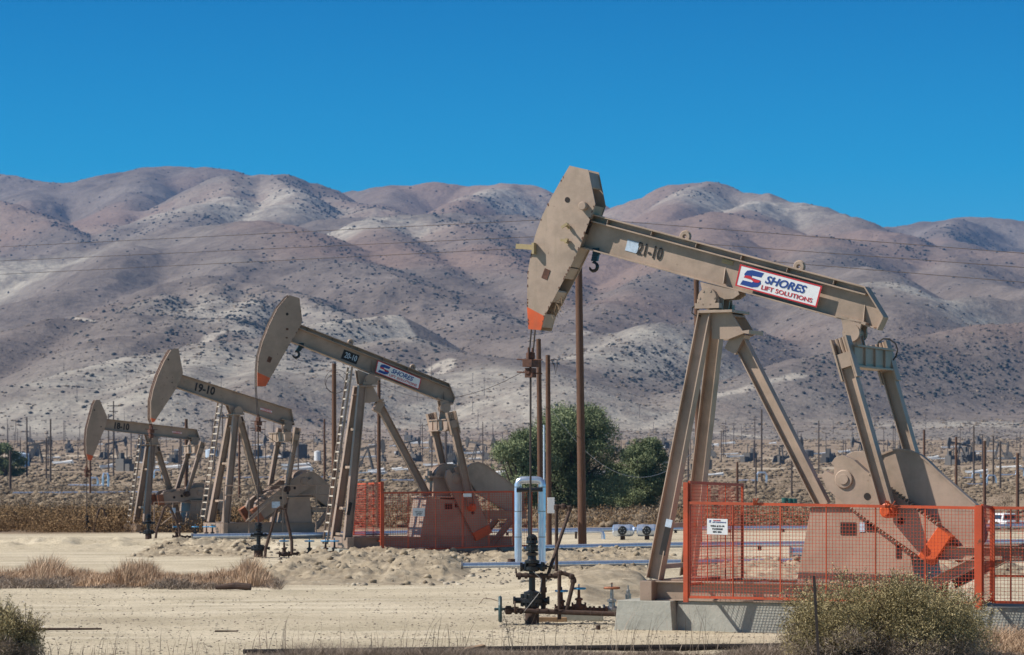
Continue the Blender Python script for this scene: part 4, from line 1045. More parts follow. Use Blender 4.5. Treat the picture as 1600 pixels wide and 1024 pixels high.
# fence of the big pump
root21, F21, I21 = PUMPS['21']
f21 = empty('safety_fence', F21.W, -F21.th, 'orange wire mesh safety fence round the nearest pumpjack, with a white well sign', 'fence', 'orange mesh fences')
yf = -1.62
tl, ztl = F21.tr(1076, 786, yf); _, zbl = F21.tr(1076, 933, yf); tr_, ztr = F21.tr(1525, 794, yf); _, zbr = F21.tr(1525, 942, yf)
tm = tl + (tr_ - tl) * .5; zm = ((zbl + zbr) / 2, (ztl + ztr) / 2)
panel(f21, (tl, yf), (tr_, yf), (zbl, ztl), (zbr, ztr), [.16, .33, .49, .66, .83], .064, r=.026, wire=.0062)
ztall = F21.tr(1074, 754, yf)[1]; ylb = xsolve(F21, tl, 1160); z2 = F21.tr(1160, 905, ylb)[1]
panel(f21, (tl, yf + .05), (tl, ylb), (z2, ztall), (z2, F21.tr(1160, 758, ylb)[1]), [.33, .67], .064, r=.026, wire=.0062)
MB().bar((tl - .05, yf - .01, zbl - .1), (tl - .05, yf - .01, ztall), (0, 1, 0), .06, .09).build('post', M['fence'], f21)
MB().bar((tr_ + .06, yf - .02, zbr - .12), (tr_ + .06, yf - .02, ztr + .05), (0, 1, 0), .08, .12).build('post', M['fence'], f21)
yr_ = xsolve(F21, tr_ + .12, 1549)
panel(f21, (tr_ + .12, yf), (tr_ + .12, yr_), (zbr, ztr + .04), (zbr + .02, ztr), [], .064, r=.026, wire=.0062)
te, _ = F21.tr(1660, 800, yr_); zt2 = F21.tr(1560, 794, yr_)[1]; zb2 = F21.tr(1560, 941, yr_)[1]
panel(f21, (tr_ + .16, yr_), (te, yr_), (zb2, zt2), (zb2, zt2), [.25, .5, .75], .064, mid=.28, r=.026, wire=.0062)
for (x, y) in ((1178, 785), (1391, 789)):                   # wire ties on the top rail
    p = F21.p3(x, y, yf - .03); k = MB()
    for q in range(5): k.tube(p + Vector((random.uniform(-.12, .12), 0, -.05)), p + Vector((random.uniform(-.12, .12), -.04, .07)), .010, n=5)
    k.build('wire_tie', M['fence'], f21)
def well_sign(root, F, A, B, C, D_, yl, lines, hdr=True):
    """A top-left, B top-right, C bottom-right, D bottom-left in pixels"""
    A, B, C, D_ = [F.p3(x, y, yl) for x, y in (A, B, C, D_)]; o = Vector((0, -.008, 0))
    s_ = MB().hexa([A, B, C, D_], [A + o, B + o, C + o, D_ + o]).build('sign', M['white'], root)
    def q(u, v): return (A * (1 - u) + B * u) * (1 - v) + (D_ * (1 - u) + C * u) * v + o * 1.1
    up = A - D_; H = up.length
    if hdr:
        fit_text('S', 'emblem', M['blue'], q(.09, .24), q(.20, .24), H * .13, up, s_, .2, .05)
        fit_text('SHORES', 'lettering', M['red'], q(.30, .14), q(.66, .14), H * .07, up, s_, 0, .02); fit_text('LIFT SOLUTIONS', 'lettering', M['blue'], q(.27, .25), q(.92, .25), H * .065, up, s_, 0, .02)
    for i, tx in enumerate(lines):
        v = .52 + i * .18; w_ = (.34, .26, .22)[i]; fit_text(tx, 'lettering', M['ink'], q(.5 - w_, v), q(.5 + w_, v), H * .10, up, s_, 0, .03)
well_sign(f21, F21, (1105, 810.5), (1137, 811.5), (1137, 836), (1105, 835), yf - .07, ('WELL # 21-10', 'T31S/R22E', 'SEC 20A'))

root20, F20, I20 = PUMPS['20']
f20 = empty('safety_fence', F20.W, -F20.th, 'orange wire mesh safety fence round the second pumpjack from the right', 'fence', 'orange mesh fences')
yf2 = -1.62
tl, ztl = F20.tr(599, 770.5, yf2); _, zbl = F20.tr(599, 861, yf2); tr2, ztr = F20.tr(802, 768.5, yf2); _, zbr = F20.tr(802, 853, yf2)
panel(f20, (tl, yf2), (tr2, yf2), (zbl, ztl), (zbr, ztr), [.19, .40, .61, .81], .085, wire=.0085, r=.03)
zt_ = F20.tr(598, 755, yf2)[1]; yb_ = xsolve(F20, tl, 553); zb_ = F20.tr(553, 842, yb_)[1]
panel(f20, (tl, yf2 + .05), (tl, yb_), (zb_, zt_), (zb_, F20.tr(553, 757, yb_)[1]), [.33, .6], .085, wire=.0085, r=.03)
MB().bar((tl - .05, yf2, zbl - .05), (tl - .05, yf2, zt_ + .05), (0, 1, 0), .06, .12).build('post', M['fence'], f20)
tr3, _ = F20.tr(830, 768, yf2); panel(f20, (tr2 + .06, yf2), (tr3, yf2), (zbr, ztr), (zbr, ztr), [], .085, wire=.0085, r=.03)
well_sign(f20, F20, (645, 794), (663.5, 794), (663.5, 807), (645, 807), yf2 - .06, ('WELL # 20-10', 'T31S/R22E', 'SEC 20A'), False)
MB().box(F20.p3(730.5, 774, yf2 - .06), (.30, .01, .12)).build('sign', M['white'], f20)

def railing(key, xs_, ytop, ymid, ybot, yl, label, sign, diag=None):
    root, F, I = PUMPS[key]; r0 = empty('pipe_railing', F.W, -F.th, label, 'railing', 'pipe railings round the old pumpjacks')
    zt, zm, zb = F.tr(xs_[0], ytop, yl)[1], F.tr(xs_[0], ymid, yl)[1], F.tr(xs_[0], ybot, yl)[1]
    ts = [F.tr(x, ytop, yl)[0] for x in xs_]
    for t in ts: MB().tube((t, yl, min(zb, .0)), (t, yl, zt), .03, n=6).build('post', M['tan_old'], r0)
    for z in (zt, zm): MB().tube((ts[0], yl, z), (ts[-1], yl, z), .022, n=6).build('rail', M['tan_old'], r0)
    if diag:
        for (a, b_) in diag: MB().tube(F.p3(*a, yl), F.p3(*b_, yl), .04, n=6).build('brace', M['tan'], r0)
    (x, y, w_, h_) = sign; MB().box(F.p3(x, y, yl - .05), (w_, .01, h_)).build('sign', M['skyblue'], r0)
railing('19', (350, 389, 442, 494, 520), 759, 774, 818, -1.5, 'thin pipe railing with a small pale sign in front of the 19-10 pumpjack', (431, 789, .38, .28), [((390, 815), (428, 778)), ((384, 815), (420, 783))])
railing('18', (241, 270, 308, 345), 785, 800, 829, -1.4, 'thin pipe railing with a small pale sign in front of the 18-10 pumpjack', (270, 798, .28, .26), [((252, 820), (270, 806))])

# hooks hanging below the beams
def hook(F, px, py, px2, py2, s, label, grp):
    a = F.p3(px, py, 0); b_ = F.p3(px2, py2, 0); Lh = (b_ - a).length; o = empty('crane_hook', F.world(a.x, 0, a.z), -F.th, label, 'hook', grp)
    d = (b_ - a)
    k = MB(); k.box(d * .12, (.16 * s, .08, .16 * s)); k.bar(d * .05, d * .55, (0, 1, 0), .06 * s, .09 * s)
    for q in (.2, .3, .4, .5): k.box(d * q, (.15 * s, .10 * s, .05 * s))
    k.build('shackle', M['black'], o)
    c = d * .80; k = MB(); rr = .10 * s
    k.sweep([d * .5, d * .58] + [c + Vector((math.cos(q) * rr, 0, math.sin(q) * rr)) for q in [R(100 - i * 28) for i in range(11)]], [.03 * s] * 2 + [.034 * s] * 3 + [.042 * s] * 5 + [.03 * s] * 2 + [.008], 8); k.build('hook', M['black'], o)
hook(F21, 933, 389, 926, 424, .85, 'black crane hook hanging under the front of the 21-10 beam', 'hooks under the beams')
hook(F20, 472, 538, 460, 558, 1.15, 'small black hook hanging under the front of the 20-10 beam', 'hooks under the beams')

# grease hoses
def hose(F, pts, yl, r, label):
    w_ = [F.p3(x, y, yl) for x, y in pts]; k = MB(); k.sweep(w_, r, 6); o = k.build('grease_hose', M['rubber']); o.location = F.W; o.rotation_euler = (0, 0, -F.th); return o
h1 = hose(F21, [(1371, 541), (1373, 534), (1380, 529.5), (1390, 530), (1399, 537), (1402.5, 547), (1400, 557), (1393, 566)], 1.2, .016, ''); h1.parent = root21; h1.location = (0, 0, 0); h1.rotation_euler = (0, 0, 0)
h2 = hose(F21, [(1102, 473), (1090, 475), (1082, 481), (1081, 489), (1086, 493), (1095, 494)], -.4, .014, ''); h2.parent = root21; h2.location = (0, 0, 0); h2.rotation_euler = (0, 0, 0)

# --- wellheads
def handwheel(p, r, axis, mat, parent, spokes=6):
    k = MB(); k.torus(p, r, r * .16, axis, 18, 5)
    for i in range(spokes):
        q = 2 * math.pi * i / spokes
        d = {'Z': Vector((math.cos(q), math.sin(q), 0)), 'X': Vector((0, math.cos(q), math.sin(q))), 'Y': Vector((math.cos(q), 0, math.sin(q)))}[axis]
        k.tube(Vector(p), Vector(p) + d * r, r * .09, n=4)
    ax_ = {'Z': Vector((0, 0, 1)), 'X': Vector((1, 0, 0)), 'Y': Vector((0, 1, 0))}[axis]
    k.tube(Vector(p) - ax_ * r * .5, Vector(p) + ax_ * r * .7, r * .12, n=6)
    return k.build('handwheel', mat, parent)
def gate_valve(parent, p, s, mat, wmat):
    """valve body on a pipe with a wheel on top; p on the pipe axis"""
    p = Vector(p); k = MB()
    k.lathe(p - Vector((.14 * s, 0, 0)), [(.085 * s, 0), (.085 * s, .03 * s), (.05 * s, .04 * s), (.075 * s, .14 * s), (.05 * s, .24 * s), (.085 * s, .25 * s), (.085 * s, .28 * s)], 'X', 12)
    k.lathe(p, [(.06 * s, 0), (.05 * s, .12 * s), (.075 * s, .13 * s), (.075 * s, .16 * s), (.03 * s, .18 * s), (.025 * s, .32 * s), (.014 * s, .33 * s), (.014 * s, .42 * s)], 'Z', 12)
    v = k.build('valve', mat, parent); handwheel(p + Vector((0, 0, .35 * s)), .12 * s, 'Z', wmat, v); return v
def stack(root, s, mat):
    k = MB(); k.lathe((0, 0, 0), [(.14, -.1), (.14, .34), (.15, .35), (.15, .36)], 'Z', 20); k.build('casing', M['rust'], root)
    k = MB()
    k.lathe((0, 0, 0), [(.15, .36), (.20, .37), (.20, .42), (.24, .43), (.24, .50), (.21, .52), (.21, .58), (.17, .60), (.17, .64), (.09, .66), (.065, .68), (.065, 1.06)], 'Z', 20)
    for q in range(12): an = q * math.pi / 6; k.tube((.215 * math.cos(an), .215 * math.sin(an), .35), (.215 * math.cos(an), .215 * math.sin(an), .60), .018, n=6)
    k.tube((-.36, 0, .47), (.34, 0, .47), .06, n=10); k.lathe((-.38, 0, .47), [(.08, 0), (.08, .05)], 'X', 12); k.lathe((.30, 0, .47), [(.08, 0), (.08, .05)], 'X', 12)
    k.build('casing_head', mat, root)
    k = MB()
    k.lathe((0, 0, 0), [(.065, 1.04), (.14, 1.06), (.15, 1.08), (.15, 1.14), (.10, 1.16), (.11, 1.20), (.15, 1.22), (.15, 1.27), (.09, 1.29), (.08, 1.36), (.11, 1.37), (.12, 1.42), (.08, 1.44)], 'Z', 18)
    k.tube((-.22, 0, 1.14), (.26, 0, 1.14), .065, n=10)
    for q in (-.24, .20): k.lathe((q, 0, 1.14), [(.09, 0), (.09, .05), (.05, .06), (.05, .10)], 'X', 12)
    for q in (-.15, .18): k.tube((q, -.06, 1.06), (q + .03, -.06, 1.24), .03, n=6)
    k.tube((.30, 0, 1.15), (.42, 0, 1.14), .018, n=6); k.build('blowout_preventer', mat, root)
    k = MB(); k.lathe((0, 0, 0), [(.07, 1.42), (.07, 1.47), (.12, 1.48), (.12, 1.54), (.085, 1.55), (.085, 1.60), (.12, 1.62), (.115, 1.67), (.07, 1.69), (.09, 1.71), (.09, 1.76), (.045, 1.79), (.03, 1.80)], 'Z', 16)
    for q in range(6): an = q * math.pi / 3 + .3; k.tube((.11 * math.cos(an), .11 * math.sin(an), 1.45), (.11 * math.cos(an), .11 * math.sin(an), 1.58), .014, n=5); k.tube((.10 * math.cos(an), .10 * math.sin(an), 1.60), (.10 * math.cos(an), .10 * math.sin(an), 1.74), .014, n=5)
    k.build('stuffing_box', mat, root)

M['darkteal'] = plain('dark_teal_paint', (0.03, 0.07, 0.08), 0.5)
if False: M['rusty_orange'] = plain('faded_orange', (0.30, 0.10, 0.035), 0.7)
D0 = 56.9; base = F21.W
w21 = empty('wellhead', (base.x + .03, base.y, 0), 0, 'black wellhead with rusty piping and a pipe loop below the nearest pumpjack head', 'wellhead', 'wellheads under the pump heads')
def q21(x, y, dd=0.0): p = at(x, y, D0 + dd); return Vector((p.x - w21.location.x, dd, p.z))
stack(w21, 1.0, M['black'])
k = MB(); k.path([q21(806, 899, -.05), q21(872, 900, -.05)], .045, 10)
for x in (812, 822, 846, 858, 868): k.lathe(q21(x, 899.7, -.05) - Vector((.03, 0, 0)), [(.065, 0), (.065, .06)], 'X', 10)
k.tube(q21(806, 888, -.05), q21(807, 900, -.05), .016); k.tube(q21(811, 900, -.05), q21(811, 906, -.05), .03); k.tube(q21(856, 900, -.05), q21(856, 906, -.05), .03); k.build('flow_tee', M['rust'], w21)
k = MB(); k.sweep([q21(869.5, 893, 1.0), q21(869.5, 796, 1.0), q21(871, 791.5, 1.0), q21(880, 791.5, 1.0), q21(889, 793, 1.0), q21(890, 798, 1.0), q21(857, 896, -.05)], .036, 10)
for a in ((869.5, 793), (880, 791.8), (889.5, 795)): k.lathe(q21(*a, 1.0) - Vector((0, 0, .06)), [(.03, 0), (.055, .02), (.055, .10), (.03, .12)], 'Z', 10)
k.build('pipe_loop', M['rust'], w21)
k = MB(); k.sweep([q21(849, 901), q21(849, 952)], .05, 10)
for y in (903, 922, 926, 946): k.lathe(q21(849, y) , [(.07, 0), (.07, .05)], 'Z', 10)
k.build('side_string', M['rust'], w21)
k = MB(); k.sweep([q21(874, 895, -.1), q21(874, 968, -.1)], .04, 10); k.sweep([q21(873, 895, -.1), q21(880, 896, -.1), q21(893, 900, -.1), q21(897, 904, -.1), q21(896, 909, -.1), q21(885.5, 953, -.1)], .042, 10)
for a in ((875, 895.5), (893, 901), (896, 908)): k.lathe(q21(*a, -.1) - Vector((0, 0, .05)), [(.04, 0), (.062, .02), (.062, .08), (.04, .10)], 'Z', 10)
k.build('return_line', M['rust'], w21)
k = MB(); k.sweep([q21(788, 953.5, -.2), q21(860, 956, -.2), q21(968, 960, -.2)], .05, 10)
k.lathe(q21(789, 953.5, -.2), [(.05, 0), (.09, .02), (.09, .12), (.06, .14)], 'X', 10); k.lathe(q21(805, 954, -.2), [(.08, 0), (.08, .05)], 'X', 10)
for x in (812, 838, 852, 866): k.lathe(q21(x, 955, -.2), [(.065, 0), (.065, .05)], 'X', 10)
k.build('bottom_line', M['rust'], w21)
handwheel(q21(781.5, 952, -.2), .235, 'X', M['darkteal'], w21); handwheel(q21(804.5, 949, -.35), .11, 'X', M['rust'], w21)
k = MB(); k.sweep([q21(878, 952), q21(950, 954)], .05, 10)
for x in (884, 890, 897, 913, 920, 926, 935, 945): k.lathe(q21(x, 953), [(.075, 0), (.075, .05)], 'X', 10)
k.build('manifold_line', M['rusty_red'], w21)
gate_valve(w21, q21(877.5, 951), 1.0, M['rusty_red'], M['wheelblue']); gate_valve(w21, q21(904.5, 948.5), 1.05, M['rusty_red'], M['wheelblue'])
gate_valve(w21, q21(956, 953, .2), 1.25, M['steel'], M['rusty_orange']); 
k = MB(); k.lathe(q21(981.5, 938, .8) , [(.04, 0), (.06, .02), (.06, .12), (.035, .13), (.035, .2), (.015, .22), (.015, .30)], 'Z', 10); k.build('pressure_valve', M['steel'], w21)
k = MB(); k.sweep([q21(833, 893, -.2), q21(846, 905, -.25), q21(844, 925, -.3), q21(828, 945, -.3), q21(818, 957, -.25), q21(819, 968, -.2), q21(826, 972, -.1)], .008, 5); k.build('thin_hose', M['steel'], w21)
k = MB(); k.sweep([q21(779, 940, -.3), q21(768, 936, -.35), q21(756, 935, -.4), q21(748, 945, -.4)], .006, 5); k.build('loose_wire', M['rusty_red'], w21)
tag(MB().box((0, 0, .0), (.9, .5, .16)).build('concrete_block', M['concrete'], loc=(at(908, 960, 58.2).x, 58.2, .07), bevel=.02), 'small flat concrete block between the wellhead and the high concrete base', 'concrete block')
tag(MB().box((0, 0, 0), (.75, .12, .10)).build('timber_block', M['plank'], loc=(at(857, 960, 57.6).x, 57.6, .05), bevel=.01), 'short rust coloured timber lying behind the foot of the nearest wellhead', 'timber')

def small_well(key, px, ybase, top, label, frame_pts, valves, pipe):
    D = CAMH * FPX / (ybase - HZ); b0 = at(px, ybase, D); r0 = empty('wellhead', (b0.x, b0.y, 0), 0, label, 'wellhead', 'wellheads under the pump heads')
    s = ((ybase - top) / FPX * D) / 1.8
    n0 = len(COL.objects); stack(r0, s, M['black'])
    for c in r0.children: c.scale = (s * 1.65, s * 1.65, s)
    def q(x, y, dd=0.0): p = at(x, y, D + dd); return Vector((p.x - b0.x, dd, p.z))
    k = MB(); k.sweep([q(*p, -.3) for p in frame_pts], .055, 8); k.build('pipe_loop', M['rust'], r0)
    k = MB(); k.sweep([q(*p, -.1) for p in pipe], .05, 8)
    for i in range(9):
        p = q(*pipe[0], -.1).lerp(q(*pipe[-1], -.1), (i + .5) / 9); k.lathe(p, [(.08, 0), (.08, .08)], 'X', 8)
    k.build('manifold_line', M['rust'], r0)
    for i, x in enumerate(valves): gate_valve(r0, q(x, pipe[0][1], -.1), 1.3, M['black'] if i % 2 else M['rust'], M['wheelblue'])
small_well('20', 404, 871.5, 816, 'black wellhead with a dark pipe loop below the 20-10 pump head', [(414, 871), (415, 858), (432.4, 796), (437, 793), (445, 796), (456, 846), (456, 866)], (444, 483.5, 508.7, 522.6), [(436, 866), (534, 864)])
small_well('19', 232, 842.5, 803, 'black wellhead with a rusty pipe frame below the 19-10 pump head', [(243, 842), (245, 828), (257, 793), (261, 790), (265.5, 792), (280, 826), (281, 840)], (276, 305, 322.6, 332), [(271, 839.5), (343, 838.5)])
small_well('18', 135.8, 831.5, 806, 'small black wellhead with a pipe frame below the 18-10 pump head, farthest left', [(146, 831), (148, 825), (154.6, 796), (158, 794.5), (162, 796), (172, 825)], (), [(139, 830), (176, 829)])

# --- insulated riser, drum, pipelines
D1 = 90.0
r0 = empty('insulated_riser', (at(828, 885, D1).x, D1, 0), 0, 'tall shiny metal clad pipe arch behind the nearest wellhead', 'pipe riser')
def q1(x, y, dd=0.0): p = at(x, y, D1 + dd); return Vector((p.x - r0.location.x, dd, p.z))
k = MB(); k.sweep([q1(809.5, 889), q1(809.5, 757), q1(811, 752.5), q1(815, 750.5), q1(824, 750.2), q1(838, 750.2), q1(843, 751), q1(846.5, 754), q1(847, 759), q1(847, 889)], .115, 18); k.build('jacket', M['alu'], r0, smooth=True)
k = MB()
for (x, y) in ((809.5, 800), (809.5, 840), (847, 800), (847, 840), (809.5, 762), (847, 762)): MB().lathe(q1(x, y), [(.119, 0), (.119, .03)], 'Z', 18).build('band', M['steel'], r0)
k = MB(); k.tube(q1(807, 766, -.16), q1(848, 765, -.16), .07); k.tube(q1(827.5, 768, -.16), q1(827.5, 892, -.16), .055); k.build('inner_pipe', M['black'], r0)
MB().box(q1(843, 795, .3), (.12, .1, .3)).build('gauge', M['steel'], r0)
dr = MB().lathe((0, 0, 0), [(.12, 0), (.125, .02), (.12, .04), (.12, .26), (.125, .28), (.10, .29)], 'Z', 18).build('steel_drum', M['rust'], loc=(at(799, 886, D1 - 1).x, D1 - 1, 0)); tag(dr, 'small dark drum at the left foot of the shiny pipe arch', 'drum')

def pipeline(pts, r, label, mat=None, hgt=.22, cap=True):
    """pts: pixels of the pipe axis; the pipe lies at height hgt on stands"""
    P = []
    for x, y in pts:
        Y = (CAMH - hgt) * FPX / (y - HZ); P.append(Vector(((x - 800) / FPX * Y, Y, hgt)))
    o = empty('pipeline', (P[0].x, P[0].y, 0), 0, label, 'pipe', 'metal clad pipes across the site'); off = Vector((P[0].x, P[0].y, 0))
    k = MB(); k.sweep([p - off for p in P], r, 16); k.build('jacket', mat or M['alu'], o, smooth=True)
    L_ = sum((b_ - a).length for a, b_ in zip(P[:-1], P[1:])); a, b_ = P[0], P[-1]; n_ = int((b_ - a).length / 3.0)
    for i in range(1, n_):
        p = a.lerp(b_, i / n_)
        # nearest point on the polyline
        for u, v in zip(P[:-1], P[1:]):
            if u.x <= p.x <= v.x: p = u.lerp(v, (p.x - u.x) / (v.x - u.x + 1e-9))
        MB().box(Vector((p.x, p.y, (hgt - r) / 2 - .03)) - off, (.12, .3, hgt - r + .06)).build('stand', M['rust'], o)
    if cap: k = MB(); k.lathe(P[0] - off - Vector((.03, 0, 0)), [(r * 1.25, 0), (r * 1.25, .06)], 'X', 12); k.build('end_flange', M['steel'], o)
    return o
pipeline([(622, 861.5), (1035, 852), (1700, 846)], .105, 'shiny pipe starting at the second fence and running right beyond the dirt banks')
pipeline([(722, 884), (1035, 879), (1700, 873)], .085, 'nearer shiny metal clad pipe lying just behind the nearest wellhead')
pipeline([(300, 838), (510, 835), (700, 831), (1100, 826), (1700, 821)], .10, 'distant shiny pipe crossing behind the three farther pumpjacks', hgt=.20)
pipeline([(1235, 863), (1700, 859)], .16, 'short thick silver pipe behind the mesh fence of the nearest pumpjack', hgt=.25)
# raised pipe loop
D2 = 126.0; o = empty('pipe_loop', (at(900, 840, D2).x, D2, 0), 0, 'pale raised pipe with a bent down end standing between the tall pole and the trees', 'pipe')
def q2(x, y): p = at(x, y, D2); return Vector((p.x - o.location.x, 0, p.z))
MB().sweep([q2(857, 832), q2(936, 830), q2(941, 832), q2(942.5, 838), q2(942.5, 851)], .09, 12).build('jacket', M['alu'], o, smooth=True)
MB().box(q2(900, 838), (.1, .2, .4)).build('stand', M['rust'], o)
# pair of insulated vessels with bolted ends
for (x, lab) in ((973, 'left of two pale wrapped pipe ends with dark star shaped flanges'), (1011, 'right of two pale wrapped pipe ends with dark star shaped flanges')):
    D3 = 124.0; c = at(x, 829, D3); o = empty('insulated_valve', (c.x, D3, 0), 0, lab, 'valve', 'wrapped pipe ends beyond the pipes'); zc = c.z
    k = MB(); k.lathe((-.45, 0, zc), [(.14, 0), (.25, .04), (.27, .25), (.25, .5), (.27, .75), (.24, .88), (.16, .95)], 'X', 16); k.build('jacket', M['alu'], o)
    k = MB(); k.lathe((-.03, -.30, zc), [(.17, 0), (.20, .03), (.20, .10)], 'Y', 16)
    k.build('flange', M['black'], o)
    for i in range(6): an = i * math.pi / 3; MB().lathe((-.03 + .10 * math.cos(an), -.33, zc + .10 * math.sin(an)), [(.03, 0), (.03, .04)], 'Y', 8).build('bolt', M['steel'], o)
    MB().box((0, 0, zc / 2 - .12), (.2, .2, zc - .2)).build('stand', M['rust'], o)

# --- loose earth banks
def bank(name, px0, px1, ynear, yfar, h, seed, lab, lump=1.0, taper=True):
    D0_, D1_ = CAMH * FPX / (ynear - HZ), CAMH * FPX / (yfar - HZ); Dm = (D0_ + D1_) / 2
    x0, x1 = (px0 - 800) / FPX * Dm, (px1 - 800) / FPX * Dm
    nx, ny = int((x1 - x0) / .07), int((D1_ - D0_) / .07); nx, ny = min(nx, 420), min(max(ny, 30), 120)
    X, Y = np.meshgrid(np.linspace(x0, x1, nx), np.linspace(D0_, D1_, ny)); u = (X - x0) / (x1 - x0); v = (Y - D0_) / (D1_ - D0_)
    ed = np.minimum(1, np.sin(np.pi * u) * 2.2) * np.sin(np.pi * v) ** 0.8
    body = ed * (0.55 + 0.5 * fbm(X / 2.3, Y / 2.3, 3, seed)) * h
    cl = (ridged(X / .75, Y / .75, 3, seed + 4) - .5) * .42 * lump * h ** .5 + (ridged(X / .26, Y / .26, 3, seed + 9) - .5) * .22 * lump
    Z = gheight(X, Y) - .05 + np.maximum(0, body) + cl * np.clip(ed * 1.6, 0, 1)
    o = np_mesh(name, np.stack([X.ravel(), Y.ravel(), Z.ravel()], 1), grid_faces(ny, nx), M['dirt'], smooth=False)
    tag(o, lab, kind='structure')
    if lump > .5:                                          # clods lying on the bank
        r = np.random.default_rng(seed); n_ = int((x1 - x0) * (D1_ - D0_) * 4); i = r.integers(2, ny - 2, n_); j = r.integers(2, nx - 2, n_); kp = r.uniform(0, 1, n_) < ed[i, j] * .8; i, j = i[kp], j[kp]
        s = .025 + .13 * r.uniform(0, 1, len(i)) ** 4; lumps('clods', np.stack([X[i, j], Y[i, j], Z[i, j] + s * .2], 1), s, s * .75, M['clod'], label='broken clods lying on ' + lab.split(' ', 1)[0] + ' ' + ' '.join(lab.split(' ')[1:8]), seed=seed)
    return o
M['clod'] = foliage('clod', [(0.17, 0.135, 0.095), (0.31, 0.255, 0.18), (0.46, 0.39, 0.29)])
m, n, b = new_mat('loose_dirt'); M['dirt'] = m
L(n, ramp(n, noise(n, 1.5, 8, 0.7), [(0.3, (0.22, 0.175, 0.12)), (0.5, (0.34, 0.28, 0.195)), (0.72, (0.50, 0.425, 0.31))]), b.inputs['Base Color']); b.inputs['Roughness'].default_value = 0.95
bump(n, b, noise(n, 9, 8, 0.75), 0.8, 0.06)
bank('dirt_bank', 425, 745, 916, 862, .50, 3, 'long bank of loose pale clods left of the nearest wellhead')
bank('dirt_bank', 560, 1060, 880, 858, .30, 8, 'low bank of clods between the two shiny pipes', 1.1)
bank('dirt_bank', 825, 1030, 906, 888, .22, 12, 'low crumbly bank behind the nearest wellhead', 1.0)
bank('dirt_bank', 1060, 1620, 905, 878, .40, 14, 'clods of earth behind the nearest pumpjack', 1.1)
bank('dirt_bank', 880, 1012, 950, 900, .36, 17, 'smooth sandy rise beside the nearest pumpjack base', .25)
bank('dirt_bank', 215, 440, 872, 852, .08, 19, 'scraped clods in front of the old pumpjacks', 1.0)

def scatter(name, n_, xr, yr, sr, mat, lab, seed, flat=.6):
    r = np.random.default_rng(seed); py = r.uniform(*yr, n_); Y = CAMH * FPX / (py - HZ); X = (r.uniform(*xr, n_) - 800) / FPX * Y
    s = sr[0] + (sr[1] - sr[0]) * r.uniform(0, 1, n_) ** 3
    return lumps(name, np.stack([X, Y, gheight(X, Y)], 1), s, s * flat, mat, label=lab, seed=seed)
M['stone'] = foliage('stone', [(0.13, 0.11, 0.085), (0.28, 0.24, 0.19), (0.48, 0.43, 0.34)])
scatter('gravel', 14000, (-60, 1660), (915, 1030), (.007, .034), M['stone'], 'fine gravel scattered over the sandy pad', 5)
scatter('gravel', 2600, (780, 1290), (958, 986), (.015, .05), M['stone'], 'grey gravel along the foot of the high concrete base', 6)
scatter('clods', 1100, (380, 1020), (862, 915), (.03, .13), M['stone'], 'loose clods round the earth banks', 7, .75)
def rock(px, py, s, lab, mat=None, seed=1):
    D = CAMH * FPX / (py - HZ); c = at(px, py, D); r = random.Random(seed); k = MB()
    vs = [tuple(Vector(v) * s * r.uniform(.8, 1.15)) for v in ICV]; k.add(vs, [tuple(f) for f in ICF]); o = k.build('rock', mat or M['dirt'], loc=(c.x, D, s * .45)); o.scale = (1.15, 1, .8); sub = o.modifiers.new('s', 'SUBSURF'); sub.levels = sub.render_levels = 2
    tag(o, lab, 'rock')
rock(488, 888, .16, 'rounded boulder at the left end of the dirt bank', seed=4)
rock(604, 886, .15, 'pale boulder on the middle of the dirt bank', seed=5); rock(539, 897, .10, 'small stone below the long dirt bank', seed=6)
k = MB().box((0, 0, .04), (.075, .07, .08), rz=.4); tag(k.build('wooden_block', M['rust'], loc=(at(934.5, 984, 54.9).x, 54.9, 0), bevel=.006), 'small dark block lying on the sand in front of the wellhead', 'block')
k = MB().tube((-.65, 0, .03), (.65, .1, .03), .028, .018, 7); tag(k.build('dark_stick', M['rust'], loc=(at(105, 986, 54.5).x, 54.5, 0)), 'long dark stick lying on the sand beside the bush at bottom left', 'stick')
k = MB().tube((-.22, 0, .02), (.22, .03, .02), .018, .012, 6); tag(k.build('dark_stick', M['rust'], loc=(at(354, 988, 54.0).x, 54.0, 0)), 'short dark stick on the open sand near the bottom centre left', 'stick')
k = MB().box((0, 0, .08), (1.9, .24, .15)); tag(k.build('timber_plank', M['plank'], loc=(at(1222, 975, 56.0).x, 55.6, 0), bevel=.01), 'weathered timber plank lying below the mesh fence', 'plank')
k = MB().box((0, 0, .07), (1.0, .16, .05), rz=.5, ry=-.16); tag(k.build('timber_plank', M['plank'], loc=(at(716, 1018, 48).x, 47.2, 0), bevel=.006), 'tilted grey plank leaning on the dark pipe at the bottom edge', 'plank')
a, b_ = at(380, 1023, 47.5), at(1290, 1012, 49.3); a.z = b_.z = .03
tag(MB().sweep([a, a.lerp(b_, .5) + Vector((0, 0, .004)), b_], .06, 12).build('old_pipe', M['dark']), 'long dark pipe lying in the dry grass along the bottom of the picture', 'pipe')
k = MB().sweep([(-.5, 0, .05), (0, .03, .09), (.42, -.02, .06)], [.05, .09, .09], 10); tag(k.build('fallen_log', M['rust'], loc=(at(1170 / 3.2, 921, 73).x, 73.2, 0)), 'dark log at the right end of the dry grass strip', 'log')
# T post by the big bush
o = MB(); o.box((0, 0, .70), (.045, .012, 1.5)); o.box((0, .022, .70), (.012, .035, 1.5)); o.box((0, -.012, 1.02), (.05, .02, .02)); o = o.build('fence_post', M['cable'], loc=(at(1280, 1050, 44).x, 44, 0)); o.rotation_euler = (0, R(-3.2), 0); tag(o, 'thin grey metal post standing in front of the big bush', 'post')
